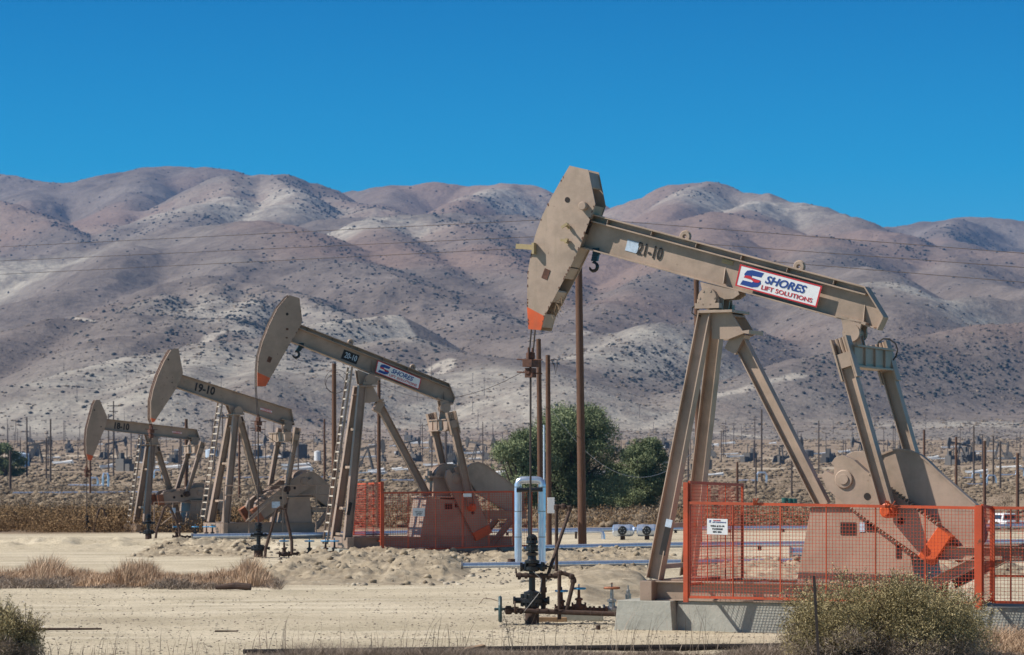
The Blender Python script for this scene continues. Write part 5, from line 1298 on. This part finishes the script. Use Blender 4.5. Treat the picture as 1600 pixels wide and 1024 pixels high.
# ------------------------------------------------------------------ utility poles and wires
def pole(px, ytop, D, dia, label, lean=0.0, grp='wooden utility poles', mat=None, arm=None):
    t = at(px, ytop, D); x0 = t.x + lean; z0 = gz(x0, D) if D < 1500 else float(hill_z(np.array([x0]), np.array([D]))[0])
    o = empty('utility_pole', (x0, D, z0 - .1), 0, label, 'pole', grp)
    k = MB(); h = t.z - z0 + .1; k.tube((0, 0, 0), (t.x - x0, 0, h), dia / 2 * 1.12, dia / 2 * .86, 14); k.build('shaft', mat or M['wood'], o, smooth=True)
    if arm:
        for (dz, wdt) in arm: MB().box((t.x - x0, -dia * .6, h - dz), (wdt, .1, .12)).build('crossarm', mat or M['wood'], o)
        for (dz, wdt) in arm:
            for q in (-.45, 0, .45): MB().lathe((t.x - x0 + q * wdt, -dia * .6, h - dz + .06), [(.02, 0), (.05, .06), (.05, .12), (.02, .14)], 'Z', 8).build('insulator', M['steel'], o)
    return o
pA = pole(903, 334, 113, .31, 'tallest brown wooden pole standing behind the head of the nearest pumpjack', lean=.18)
pB = pole(841.5, 530, 108, .21, 'brown pole standing just right of the hanging rod, behind the shiny pipe arch', lean=.1)
pC = pole(856, 555, 113, .21, 'shorter brown pole with a small bracket at its top, right of the shiny pipe arch', lean=.05)
pD = pole(1088, 437, 120, .25, 'dark brown pole behind the legs of the nearest pumpjack', lean=.12)
pE = pole(522, 568, 126, .22, 'brown pole behind the ladder of the 20-10 pumpjack')
pF = pole(592, 594, 150, .21, 'brown pole behind the rear leg of the 20-10 pumpjack')
pG = pole(291, 655, 172, .22, 'dark pole behind the tail of the 18-10 pumpjack')
for (x, yt, D, dia, lab) in ((1444, 672, 300, .28, 'dark pole above the belt guard of the nearest pumpjack'), (1494, 683, 300, .30, 'dark pole in the brush, second right of the belt guard'),
    (1538.5, 689, 241, .27, 'dark pole rising behind the right corner of the fence'), (1590, 708, 235, .28, 'dark pole at the right edge of the picture'),
    (1521.5, 665, 420, .26, 'thin far pole between two thicker dark poles at right'), (1552, 681, 420, .26, 'thin far pole just right of the fence corner pole'), (1563, 690, 360, .26, 'thin pole between the fence corner pole and the right edge pole'),
    (1152, 722, 250, .22, 'short dark pole above the tall fence panel'), (1181, 716, 330, .22, 'thin pole seen between the legs of the nearest pumpjack, left of its rear leg'), (1237, 720, 330, .22, 'thin pole just left of the rear leg of the nearest pumpjack'),
    (1190, 640, 480, .30, 'tall thin pole in the gap between front and rear legs of the nearest pumpjack'), (507, 655, 300, .22, 'thin pole left of the 20-10 ladder, in the brush'), (374, 668, 260, .22, 'thin pole between the legs of the 19-10 pumpjack'),
    (16, 704, 330, .30, 'pole in front of the dark tree at the far left'), (141, 640, 300, .2, 'thin pole seen below the head of the 18-10 pumpjack'), (79, 655, 420, .26, 'pole in the brush left of the 18-10 pump head'), (42, 652, 520, .30, 'tall pole near the dark tree at far left')):
    pole(x, yt, D, dia, lab, mat=M['wood'] if D < 310 else M['farwood'])
# bracket and switch box on pole C, conduit beside pole B
t = at(856, 555, 113); lp = lambda x, y, dd=0: at(x, y, 113 + dd) - pC.location
MB().sweep([lp(861, 562, -.15), lp(870, 562, -.15), lp(871, 571, -.15), lp(868, 585, -.15), lp(866, 571, -.15), lp(862, 564, -.15)], .018, 5).build('bracket', M['cable'], pC)
MB().box(lp(861, 790, -.3), (.28, .16, .62)).build('switch_box', M['white'], pC, bevel=.01)
MB().tube(at(850, 664, 107) - pB.location, at(850.3, 845, 107) - pB.location, .035, n=8).build('conduit', M['skyblue'], pB)
MB().torus(at(524, 600, 125.7) - pE.location, .42, .012, 'Y', 24, 5).build('cable_coil', M['cable'], pE)
MB().torus(at(526, 596, 125.7) - pE.location, .52, .012, 'Y', 24, 5).build('cable_coil', M['cable'], pE)
def wire(pts, r, label, mat=None, sag=0.0, n_=12):
    P = [at(x, y, D) for x, y, D in pts]; Q = []
    for a, b_ in zip(P[:-1], P[1:]):
        for i in range(n_): f = i / n_; p = a.lerp(b_, f); p.z -= sag * 4 * f * (1 - f); Q.append(p)
    Q.append(P[-1]); c = Q[0].copy()
    o = MB().sweep([p - c for p in Q], r, 5).build('power_line', mat or M['cable'], loc=c); tag(o, label, 'wire', 'overhead wires')
wire([(-260, 399, 165), (904, 341, 113), (1800, 412, 92)], .012, 'highest of the three long overhead wires crossing the hills', sag=.0)
wire([(-260, 420, 165), (904, 367, 113), (1800, 433, 92)], .012, 'middle one of the three long overhead wires crossing the hills')
wire([(-260, 442, 165), (904, 384, 113), (1800, 458, 92)], .012, 'lowest of the three long overhead wires crossing the hills')
for y in (341, 367, 384):
    k = MB(); p = at(904, y, 113) - pA.location; k.tube(p, p + Vector((0, .25, 0)), .05); k.build('insulator', M['rust'], pA)
wire([(842, 566, 108), (592, 598, 150)], .014, 'sagging cable from the pole beside the hanging rod to the pole behind the 20-10 pumpjack', sag=1.1)
wire([(862, 640, 113), (1089, 700, 120)], .012, 'pale slack cable hanging across the green trees', M['steel'], sag=1.9, n_=18)
wire([(402, 672, 98.5), (510, 745, 120)], .012, 'thin cable running down from the 20-10 rod clamp to the right')
# ------------------------------------------------------------------ trees, bushes, grasses
def leaf_quads(C, N_, size, rng, elong=2.2, tone=None, up=0.0):
    """N_ small quads at centres C (N,3) with random orientation"""
    n_ = len(C); a = rng.normal(0, 1, (n_, 3)); a[:, 2] += up; a /= np.linalg.norm(a, axis=1)[:, None]
    b_ = rng.normal(0, 1, (n_, 3)); b_ -= a * (a * b_).sum(1)[:, None]; b_ /= np.linalg.norm(b_, axis=1)[:, None]
    s = size * rng.uniform(.6, 1.4, (n_, 1)); a = a * s * elong; b_ = b_ * s
    V = np.stack([C - b_ * .5, C + a * .5 - b_ * .2, C + a, C + a * .5 + b_ * .6], 1).reshape(-1, 3)
    F = np.arange(n_ * 4).reshape(-1, 4); T = np.repeat(tone if tone is not None else rng.uniform(0, 1, n_), 4)
    return V, F, T
def foliage_obj(name, blobs, n_, size, mat, rng, parent=None, label=None, elong=2.2, up=0.0, shell=.55):
    """blobs: (x, y, z, rx, ry, rz)"""
    B = np.array(blobs); w_ = (B[:, 3] * B[:, 4] * B[:, 5]) ** .8; idx = rng.choice(len(B), n_, p=w_ / w_.sum())
    d = rng.normal(0, 1, (n_, 3)); d /= np.linalg.norm(d, axis=1)[:, None]; rr = rng.uniform(shell, 1.08, n_) ** .7
    C = B[idx, :3] + d * rr[:, None] * B[idx, 3:]
    tn = np.clip(rng.uniform(.2, .8, len(B))[idx] + rng.normal(0, .22, n_), 0, 1)
    V, F, T = leaf_quads(C, n_, size, rng, elong, tn, up)
    return np_mesh(name, V, F, mat, parent, {'tone': T})
def tree(px, ybase, D, h, rx, label, seed, n_=26000, sparse=None, size=.075, nb=90):
    rng = np.random.default_rng(seed); rd = random.Random(seed); x0 = (px - 800) / FPX * D; z0 = gz(x0, D)
    o = empty('tree', (x0, D, z0), 0, label, 'tree', 'trees on the plain')
    tk = MB(); tk.sweep([(0, 0, -.2), (.08, 0, h * .15), (-.05, .1, h * .3), (.1, 0, h * .5)], [.32, .26, .20, .10], 10)
    blobs = []
    for i in range(nb):
        an = rd.uniform(0, 2 * math.pi); u = rd.uniform(0, 1) ** .6; zz = rd.uniform(.10, .97)
        prof = math.sin(math.pi * min(1, (zz * .86 + .12))) ** .55
        c = Vector((math.cos(an) * u * rx * prof * .85, math.sin(an) * u * rx * prof * .7, zz * h * .93)); r = h * rd.uniform(.08, .15)
        blobs.append((c.x, c.y, c.z, r * 1.15, r * 1.1, r * rd.uniform(.8, 1.1)))
        if i % 2 == 0:
            b0 = Vector((rd.uniform(-.1, .1), 0, h * rd.uniform(.06, .3))); md = b0.lerp(c, .5) + Vector((rd.uniform(-.3, .3), 0, rd.uniform(0, .4)))
            tk.sweep([b0, md, c * 1.0, c + Vector((c.x * .08, 0, .3))], [.12, .07, .035, .012], 6)
    if sparse:
        for (dx, zz, r) in sparse:
            c = Vector((dx, rd.uniform(-.6, .6), zz)); b0 = Vector((0, 0, h * .08)); tk.sweep([b0, b0.lerp(c, .55) + Vector((0, 0, -.2)), c], [.12, .06, .02], 6)
            for j in range(3): tk.tube(b0.lerp(c, .7 + j * .1), c + Vector((rd.uniform(-.7, .5), 0, rd.uniform(.2, .9))), .025, .008, 5)
            blobs.append((c.x, c.y, c.z, r, r, r * .8))
    tk.build('trunk', M['bark'], o); foliage_obj('crown', blobs, n_, size, M['tree'], rng, o, shell=.25)
M['bark'] = plain('bark', (0.09, 0.065, 0.05), 0.9, 0, .3)
tree(896, 800, 205, 7.9, 5.0, 'large dark green bushy tree behind the wellhead, left of the two', 3, 95000, sparse=[(-3.4, 4.4, .7), (-4.3, 3.4, .8), (-5.0, 2.2, .9), (-2.9, 5.6, .8), (-3.6, 1.2, 1.0), (-5.4, 1.0, .8), (-2.4, 6.2, .7)])
tree(812, 802, 201, 5.9, 3.0, 'thin feathery green tree leaning left behind the shiny pipe arch', 5, 24000, sparse=[(-1.4, 4.2, .4), (-2.0, 3.0, .4), (.5, 5.6, .5)], nb=30)
tree(1004, 797, 212, 5.5, 2.4, 'smaller green bushy tree left of the nearest pumpjack legs', 8, 50000, nb=64)
tree(958, 800, 214, 3.8, 1.9, 'low dark green tree filling the gap between the two bigger trees', 9, 22000, nb=30)
tree(8, 742, 520, 6.4, 4.2, 'dark green tree far out on the plain at the left edge', 12, 9000, size=.2, nb=34)

def bush(px, D, h, rx, label, seed, n_, mats=('bush', 'deadtwig'), lobes=26, low=.35):
    rng = np.random.default_rng(seed); rd = random.Random(seed); x0 = (px - 800) / FPX * D
    o = empty('saltbush', (x0, D, 0), 0, label, 'bush', 'big bushes in the foreground')
    blobs = []; dead = []
    for i in range(lobes):
        an = rd.uniform(0, 2 * math.pi); u = rd.uniform(0, 1) ** .55; c = (math.cos(an) * u * rx * .82, math.sin(an) * u * rx * .6)
        top = h * (1 - (abs(c[0]) / rx) ** 2.2 * .55) * rd.uniform(.66, 1.04); r = rd.uniform(.18, .34) * h
        blobs.append((c[0], c[1], top - r, r * 1.25, r * 1.15, r))
        blobs.append((c[0] * 1.05, c[1] * 1.05, (top - r) * .55, r * 1.2, r * 1.1, r * 1.0))
        dead.append((c[0] * 1.08, c[1] * 1.1 - .15, h * rd.uniform(.05, .3), r * 1.25, r, r * .7))
    tw = MB()
    for i in range(240):
        b0 = Vector((rd.uniform(-.3, .3) * rx, rd.uniform(-.3, .3) * rx, 0)); q = rd.choice(blobs); e_ = Vector((q[0] + rd.uniform(-1, 1) * q[3], q[1] + rd.uniform(-1, 1) * q[4], q[2] + rd.uniform(-.2, 1.1) * q[5]))
        tw.sweep([b0, b0.lerp(e_, .5) + Vector((rd.uniform(-.08, .08), rd.uniform(-.08, .08), .05)), e_], [.012, .008, .003], 4)
    foliage_obj('leaves', blobs, n_, .017, M[mats[0]], rng, o, elong=2.6, shell=.2)
    foliage_obj('dry_twigs', dead, n_ // 3, .008, M[mats[1]], rng, o, elong=13, up=.3, shell=.1)
    # loose sprigs sticking out of the outline
    sp = tw; Cs = []
    for i in range(420):
        q = rd.choice(blobs[::2]); dv = Vector((rd.uniform(-1, 1), rd.uniform(-1, .4), rd.uniform(.2, 1.2))).normalized(); s0 = Vector(q[:3]) + Vector((dv.x * q[3], dv.y * q[4], dv.z * q[5])) * .85
        e_ = s0 + dv * rd.uniform(.08, .30); sp.tube(s0, e_, .004, .002, 4)
        for j in range(14): Cs.append(s0.lerp(e_, rd.uniform(.1, 1)) + Vector((rd.gauss(0, .012), rd.gauss(0, .012), rd.gauss(0, .012))))
    tw.build('stems', M['bark'], o); V, F, T = leaf_quads(np.array(Cs), len(Cs), .016, rng, 2.4, rng.uniform(.4, 1, len(Cs))); np_mesh('sprigs', V, F, M[mats[0]], o, {'tone': T})
bush(1384, 46.0, 1.42, 1.90, 'large olive saltbush in front of the fence of the nearest pumpjack', 21, 110000, lobes=40)
bush(2, 46.0, .86, .62, 'olive saltbush cut by the bottom left corner of the picture', 23, 34000, lobes=14)

def blades(name, n_, fx, fD, h, mat, lab, seed, wd=.006, lean=.35, hfun=None):
    """upright dry grass blades, thin triangles; fx in pixels, fD in metres"""
    r = np.random.default_rng(seed); Y = r.uniform(*fD, n_); X = (r.uniform(*fx, n_) - 800) / FPX * Y
    dn = vnoise(X / .8, Y / .8, seed) * .6 + vnoise(X / 2.6, Y / 2.6, seed + 3) * .6
    hs = h * r.uniform(.35, 1.0, n_) * np.clip(dn * 1.3 - .15, .12, 1.2)
    if hfun is not None: hs = hs * hfun(X, Y)
    kp = hs > h * .06; X, Y, hs = X[kp], Y[kp], hs[kp]; n2 = len(X); Z = gheight(X, Y) - .01
    a = r.uniform(0, 2 * np.pi, n2); lx, ly = r.normal(.08, lean, n2) * hs, r.normal(0, lean, n2) * hs
    w_ = wd * r.uniform(.6, 1.5, n2); dx, dy = np.cos(a) * w_, np.sin(a) * w_
    B0 = np.stack([X - dx, Y - dy, Z], 1); B1 = np.stack([X + dx, Y + dy, Z], 1)
    M0 = np.stack([X - dx * .8 + lx * .4, Y - dy * .8 + ly * .4, Z + hs * .6], 1); M1 = np.stack([X + dx * .8 + lx * .4, Y + dy * .8 + ly * .4, Z + hs * .6], 1)
    T0 = np.stack([X - dx * .15 + lx, Y - dy * .15 + ly, Z + hs], 1); T1 = np.stack([X + dx * .15 + lx, Y + dy * .15 + ly, Z + hs], 1)
    V = np.stack([B0, B1, M0, M1, T0, T1], 1).reshape(-1, 3); i = np.arange(n2) * 6
    F = np.concatenate([np.stack([i, i + 1, i + 3, i + 2], 1), np.stack([i + 2, i + 3, i + 5, i + 4], 1)])
    o = np_mesh(name, V, F, mat, attrs={'tone': np.clip(np.repeat(r.uniform(0, 1, n2) * .7 + .3 * vnoise(X, Y, 9), 6), 0, 1)}); tag(o, lab, kind='stuff'); return o
def strip(X, Y):
    px = X / Y * FPX + 800; return sstep(445, 380, px) * (.42 + .58 * sstep(.30, .75, vnoise(px / 70, px * 0, 4))) * sstep(74.4, 76.2, Y + 1.6 * vnoise(px / 35, px * 0, 8)) + .03
blades('dry_grass', 24000, (-80, 450), (74.5, 80), 0.85, M['drygrass'], 'tall reddish dry grass strip across the left of the sandy pad', 31, .008, .28, strip)
blades('dead_twigs', 16000, (-80, 440), (73.2, 77), .42, M['deadtwig'], 'low grey dead weeds along the front of the dry grass strip', 32, .007, 1.0, lambda X, Y: sstep(73.6, 75.5, Y + 1.8 * vnoise(X / 1.1, X * 0, 8)) * (.4 + .8 * vnoise(X / .7, X * 0, 5)))
blades('dry_grass', 70000, (385, 1640), (44.5, 47.6), .36, M['deadtwig'], 'short grey dry grass along the bottom edge of the picture', 33, .0035, .7)
blades('dry_stalks', 240, (400, 1260), (46.5, 49.0), .85, M['deadtwig'], 'single thin dry stalks standing up from the grass at the bottom', 34, .004, .25)
blades('dry_stalks', 90, (60, 420), (46.0, 47.5), .50, M['deadtwig'], 'few thin dry stalks at the bottom left', 35, .004, .25)
blades('dry_grass', 9000, (1535, 1660), (47, 53), .45, M['drygrass'], 'pale dry grass at the right of the big bush', 36, .005, .6)
# ochre brush behind the pad, in lumps of small leaves
def brush(name, n_, fx, fD, r0, mat, lab, seed, per=26, size=.05, dens=None):
    r = np.random.default_rng(seed); Y = fD[0] * (fD[1] / fD[0]) ** r.uniform(0, 1, n_); X = (r.uniform(*fx, n_) - 800) / FPX * Y
    if dens is not None: kp = r.uniform(0, 1, n_) < dens(X, Y); X, Y = X[kp], Y[kp]
    n2 = len(X); rad = r0 * r.uniform(.5, 1.3, n2); d = r.normal(0, 1, (n2, per, 3)); d /= np.linalg.norm(d, axis=2)[..., None]; d[..., 2] = np.abs(d[..., 2])
    C = np.stack([X, Y, gheight(X, Y) - .03], 1)[:, None] + d * (rad * .95)[:, None, None] * r.uniform(.35, 1, (n2, per, 1)) * np.array([1.2, 1.1, .95])
    tn = np.clip(np.repeat(r.uniform(.1, .9, n2), per) + r.normal(0, .18, n2 * per), 0, 1); C = C.reshape(-1, 3)
    V, F, T = leaf_quads(C, len(C), size * np.repeat(rad / r0, per)[:, None], r, 2.4, tn, .5)
    return tag(np_mesh(name, V, F, mat, attrs={'tone': T}), lab, kind='stuff')
def carfree(X, Y): return 1.0 * ~((np.abs(X / Y * FPX + 800 - 1573) < 40) & (Y < 256))
brush('ochre_brush', 620, (-90, 440), (138, 178), 1.05, M['tumble'], 'ochre tumbleweed brush behind the old pumpjacks', 41, per=420, size=.045)
brush('tan_brush', 1500, (560, 1680), (150, 215), .60, M['tumble'], 'tan and ochre brush beyond the pipes and below the trees', 42, per=90, size=.05, dens=carfree)
brush('grey_brush', 6500, (-120, 1720), (150, 420), .62, M['sage'], 'grey sagebrush across the nearer plain', 43, per=40, size=.07, dens=carfree)
# ------------------------------------------------------------------ the oil field beyond
def zat(x, D): return gz(x, D) if D < 1497 else float(hill_z(np.array([float(x)]), np.array([float(D)]))[0])
k = MB(); k.tube((0, 0, -.2), (0, 0, 10), .17, .12, 6); pm1 = k.build('utility_pole', M['farwood']); tag(pm1, 'thin bare pole in the distant oil field', 'pole', 'bare poles in the distant oil field')
k = MB(); k.tube((0, 0, -.2), (0, 0, 11), .17, .12, 6); k.box((0, 0, 10.3), (2.2, .12, .14)); k.box((0, 0, 9.5), (1.6, .12, .12)); pm2 = k.build('power_pole', M['farwood']); tag(pm2, 'thin pole with crossarms in the distant oil field', 'pole', 'poles with crossarms in the distant oil field')
rr = random.Random(5)
for i in range(160):
    D = rr.choice((rr.uniform(430, 800), rr.uniform(800, 1450), rr.uniform(900, 1480), rr.uniform(1500, 1850))); px = rr.uniform(-90, 1690)
    src = pm2 if i % 4 == 0 else pm1
    o = src if i in (0, 1) and False else src.copy()
    if o is not src: COL.objects.link(o)
    x = (px - 800) / FPX * D; o.location = (x, D, zat(x, D)); sc = rr.uniform(.55, 1.25); o.scale = (1, 1, sc)
pm1.location = (at(250, 700, 900).x, 900, zat(at(250, 700, 900).x, 900)); pm2.location = (at(660, 700, 800).x, 800, zat(at(660, 700, 800).x, 800))

def far_pump():
    k = MB(); k.prism([(-3.6, 7.2), (-3.2, 7.4), (-2.7, 6.4), (-3.3, 4.0), (-3.7, 4.2), (-4.0, 5.6)], -.3, .3); k.prism([(-3.0, 6.3), (3.4, 5.0), (3.4, 4.5), (-3.0, 5.7)], -.2, .2)
    for a, b_ in (((0, .4, 5.2), (-1.2, 1, .3)), ((0, -.4, 5.2), (-1.2, -1, .3)), ((0, 0, 5.2), (2.2, 0, .8)), ((3.1, .8, 4.6), (2.8, .8, 1.6)), ((3.1, -.8, 4.6), (2.8, -.8, 1.6))): k.bar(a, b_, (0, 1, 0), .3, .3)
    k.box((3.0, 0, 1.3), (1.6, 1.4, 2.0)); k.box((1.6, 0, .2), (7, 1.8, .4)); k.prism([(3.2, 2.6), (4.6, 2.2), (5.2, .5), (3.2, .5)], -1, -.7); k.tube((-3.9, 0, 0), (-3.9, 0, 4), .08); k.prism([(1.2, 2.4), (3.4, 1.4), (3.1, .9), (.8, 1.8)], .8, 1.1)
    return k.build('distant_pumpjack', M['fardark'])
fp = far_pump(); tag(fp, 'tiny dark pumpjack working in the distant oil field', 'pumpjack', 'tiny pumpjacks in the distant oil field')
spots_ = [(575, 690, 640), (745, 700, 900), (790, 690, 760), (60, 700, 800), (430, 702, 900), (1100, 697, 950), (1118, 700, 1100), (1235, 695, 760), (1345, 700, 900), (1400, 698, 1000), (1470, 700, 1100), (1560, 700, 900), (1600, 699, 1000), (1290, 700, 1000), (640, 705, 1000), (690, 700, 820), (330, 704, 1000), (180, 706, 900), (245, 704, 1100), (1500, 697, 820), (1050, 700, 1000), (1420, 702, 1250), (1170, 703, 1300), (120, 704, 1200), (520, 705, 1250), (835, 702, 1200), (1580, 703, 1300)]
spots_ = [q for q in spots_ if q[2] <= 1000 and q[0] not in (1400, 1600, 1290)]
for i, (px, py, D) in enumerate(spots_):
    o = fp if i == 0 else fp.copy()
    if i: COL.objects.link(o)
    x = (px - 800) / FPX * D; o.location = (x, D, zat(x, D)); o.rotation_euler = (0, 0, rr.uniform(-.6, .6) + (math.pi if i % 3 == 0 else 0)); o.scale = (1, 1, 1)
# storage tanks and pale pipe bundles
def tank(px, D, r, h, lab, mat):
    x = (px - 800) / FPX * D; o = empty('storage_tank', (x, D, zat(x, D)), 0, lab, 'tank', 'storage tanks in the oil field'); MB().lathe((0, 0, -.2), [(r, 0), (r, h), (r * .1, h + r * .2)], 'Z', 20).build('shell', mat, o)
    MB().tube((r * 1.02, -.2, 0), (r * 1.02, -.2, h), .12).build('ladder', M['farwood'], o)
tank(496, 860, 1.0, 3.0, 'white upright tank in the oil field left of the 20-10 legs', M['white'])
tank(468, 900, 2.3, 5.0, 'dark upright tank left of the white tank in the oil field', M['fardark']); tank(698, 900, 1.6, 5.2, 'dark tower shaped tank right of the 20-10 rear leg', M['fardark'])
tank(30, 700, 2.6, 3.2, 'blue grey tank beyond the dark tree at left', M['skyblue']); tank(330, 980, 2.0, 3.0, 'pale tank behind the 19-10 ladder', M['skyblue'])
tank(1010, 900, 1.4, 2.6, 'pale small tank above the smaller green tree', M['skyblue']); tank(1262, 1000, 2.0, 2.6, 'dark round tank left of the gearbox of the nearest pumpjack', M['fardark'])
kk = MB(); kk.box((0, 0, .6), (7, .5, .5)); kk.box((3, 0, .5), (.5, .5, 1.0)); kk.tube((-3, 0, .3), (3.2, 0, .9), .3); src = kk.build('pipe_rack', M['white']); tag(src, 'low pale pipe rack lying in the distant oil field', 'pipe rack', 'pale pipe racks in the distant oil field')
for i in range(64):
    D = rr.uniform(520, 1350); px = rr.uniform(-60, 1660); o = src if i == 0 else src.copy()
    if i: COL.objects.link(o)
    x = (px - 800) / FPX * D; o.location = (x, D, zat(x, D) + .1); o.rotation_euler = (0, 0, rr.uniform(-.3, .3)); o.scale = (rr.uniform(.3, 1.5), 1, rr.uniform(.5, 1.2))
kk = MB(); kk.box((0, 0, 1.0), (2.6, 1.6, 2.0)); kk.box((.7, 0, 2.4), (.7, .7, 1.2)); kk.box((-2, 0, .6), (1.6, 1.2, 1.2)); kk.tube((-1, 0, 2), (-1, 0, 4), .1); src = kk.build('equipment_shed', M['fardark']); tag(src, 'small dark equipment unit in the distant oil field', 'equipment', 'dark equipment units in the distant oil field')
for i in range(60):
    D = rr.uniform(650, 1450); px = rr.uniform(-60, 1660); o = src if i == 0 else src.copy()
    if i: COL.objects.link(o)
    x = (px - 800) / FPX * D; o.location = (x, D, zat(x, D)); o.rotation_euler = (0, 0, rr.uniform(0, 3)); sc = rr.uniform(.5, 1.5); o.scale = (sc, sc, sc)
# pale steam pipe loops out on the brush
def steam_loop(px, py, D, w_, h_, lab):
    x = (px - 800) / FPX * D; z = zat(x, D); o = empty('steam_pipe_loop', (x, D, z), 0, lab, 'pipe', 'pale pipe loops in the brush')
    MB().sweep([(-w_ / 2, 0, 0), (-w_ / 2, 0, h_ * .7), (-w_ / 3, 0, h_), (w_ / 3, 0, h_), (w_ / 2, 0, h_ * .7), (w_ / 2, 0, 0)], .16, 8).build('jacket', M['alu'], o); MB().tube((-w_ / 2 - 3, 0, .3), (-w_ / 2, 0, .3), .14).build('feed_line', M['alu'], o)
for a in ((147, 768, 385, 1.0, 1.3, 'pale pipe loop in the brush below the 18-10 pump head'), (165, 768, 380, .7, 1.9, 'pale bent pipe right of the loop below the 18-10 pump head'), (247, 745, 470, 1.4, 1.5, 'pale pipe loop behind the 18-10 legs'),
          (1190, 748, 430, 1.5, 1.5, 'pale pipe loop left of the nearest pumpjack rear leg'), (1526, 735, 480, 1.4, 1.2, 'pale pipe loop between the right hand poles'), (1549, 750, 420, 1.3, 1.6, 'round pale pipe loop right of the fence corner pole'), (1594, 725, 520, 1.4, 1.4, 'pale pipe loop at the right edge')):
    steam_loop(*a)
# long low pale pipelines and dirt roads across the plain
for j, (y, D, a, b_, lab) in enumerate(((780, 300, 20, 240, 'low pale pipeline in the brush left of the 18-10 legs'), (752, 440, 560, 760, 'low pale pipeline in the brush behind the 20-10 pumpjack'), (748, 470, 330, 520, 'low pale pipeline in the brush behind the 19-10 pumpjack'))):
    A, B = Vector(((a - 800) / FPX * D, D, gz((a - 800) / FPX * D, D) + .2)), Vector(((b_ - 800) / FPX * D, D * 1.02, gz((b_ - 800) / FPX * D, D * 1.02) + .2))
    tag(MB().sweep([Vector((0, 0, 0)), (B - A) * .5, B - A], .14, 8).build('far_pipeline', M['alu'], loc=A), lab, 'pipe', 'low pipelines in the brush')
# barrels and a white car
for (px, lab) in ((1226, 'left one of the green barrels out in the brush'), (1234, 'middle one of the green barrels out in the brush'), (1241, 'right one of the green barrels out in the brush')):
    D = 262; x = (px - 800) / FPX * D; k = MB(); k.lathe((0, 0, 0), [(.26, 0), (.28, .02), (.28, .28), (.295, .30), (.28, .32), (.28, .58), (.295, .6), (.28, .62), (.28, .86), (.24, .88)], 'Z', 16)
    tag(k.build('green_barrel', M['green'], loc=(x, D, gz(x, D))), lab, 'barrel', 'green barrels')
D = 250; x = (1573 - 800) / FPX * D; car = empty('white_car', (x, D, gz(x, D)), R(12), 'white car parked beyond the fence at the right edge', 'car')
k = MB(); k.prism([(-.9, .35), (.9, .35), (.92, .9), (.86, 1.0), (-.86, 1.0), (-.92, .9)], -2.1, 2.1); k.prism([(-.84, 1.0), (.84, 1.0), (.68, 1.62), (-.68, 1.62)], -1.0, 1.9); k.build('body', M['white'], car, bevel=.05)
MB().prism([(-.72, 1.08), (.72, 1.08), (.62, 1.54), (-.62, 1.54)], -1.02, -.98).build('windscreen', M['glass'], car)
for sx in (-1, 1):
    MB().box((sx * .77, .4, 1.3), (.04, 2.2, .36), ry=sx * R(-14)).build('side_window', M['glass'], car)
    MB().lathe((sx * .68, -2.13, .72), [(.11, 0), (.11, .06)], 'Y', 12).build('headlight', M['steel'], car)
    for sy in (-1.35, 1.35): MB().lathe((sx * .80 - .1, sy, .34), [(.2, 0), (.34, .02), (.34, .20), (.2, .22)], 'X', 18).build('wheel', M['rubber'], car)
MB().box((0, -2.12, .68), (1.0, .04, .18)).build('grille', M['black'], car)
# ------------------------------------------------------------------ dry valley haze: one closed box round camera and scene
m = bpy.data.materials.new('haze'); m.use_nodes = True; n = m.node_tree; n.nodes.clear()
o_ = n.nodes.new('ShaderNodeOutputMaterial'); pv = n.nodes.new('ShaderNodeVolumePrincipled')
pv.inputs['Color'].default_value = (0.17, 0.46, 1.0, 1); pv.inputs["Density"].default_value = 0.000058; pv.inputs['Anisotropy'].default_value = 0.0
n.links.new(pv.outputs[0], o_.inputs['Volume'])
hz = MB().box((0, 3200, 292), (4600, 6500, 604)).build('haze', m)
tag(hz, 'thin bluish haze over the valley', kind='stuff')
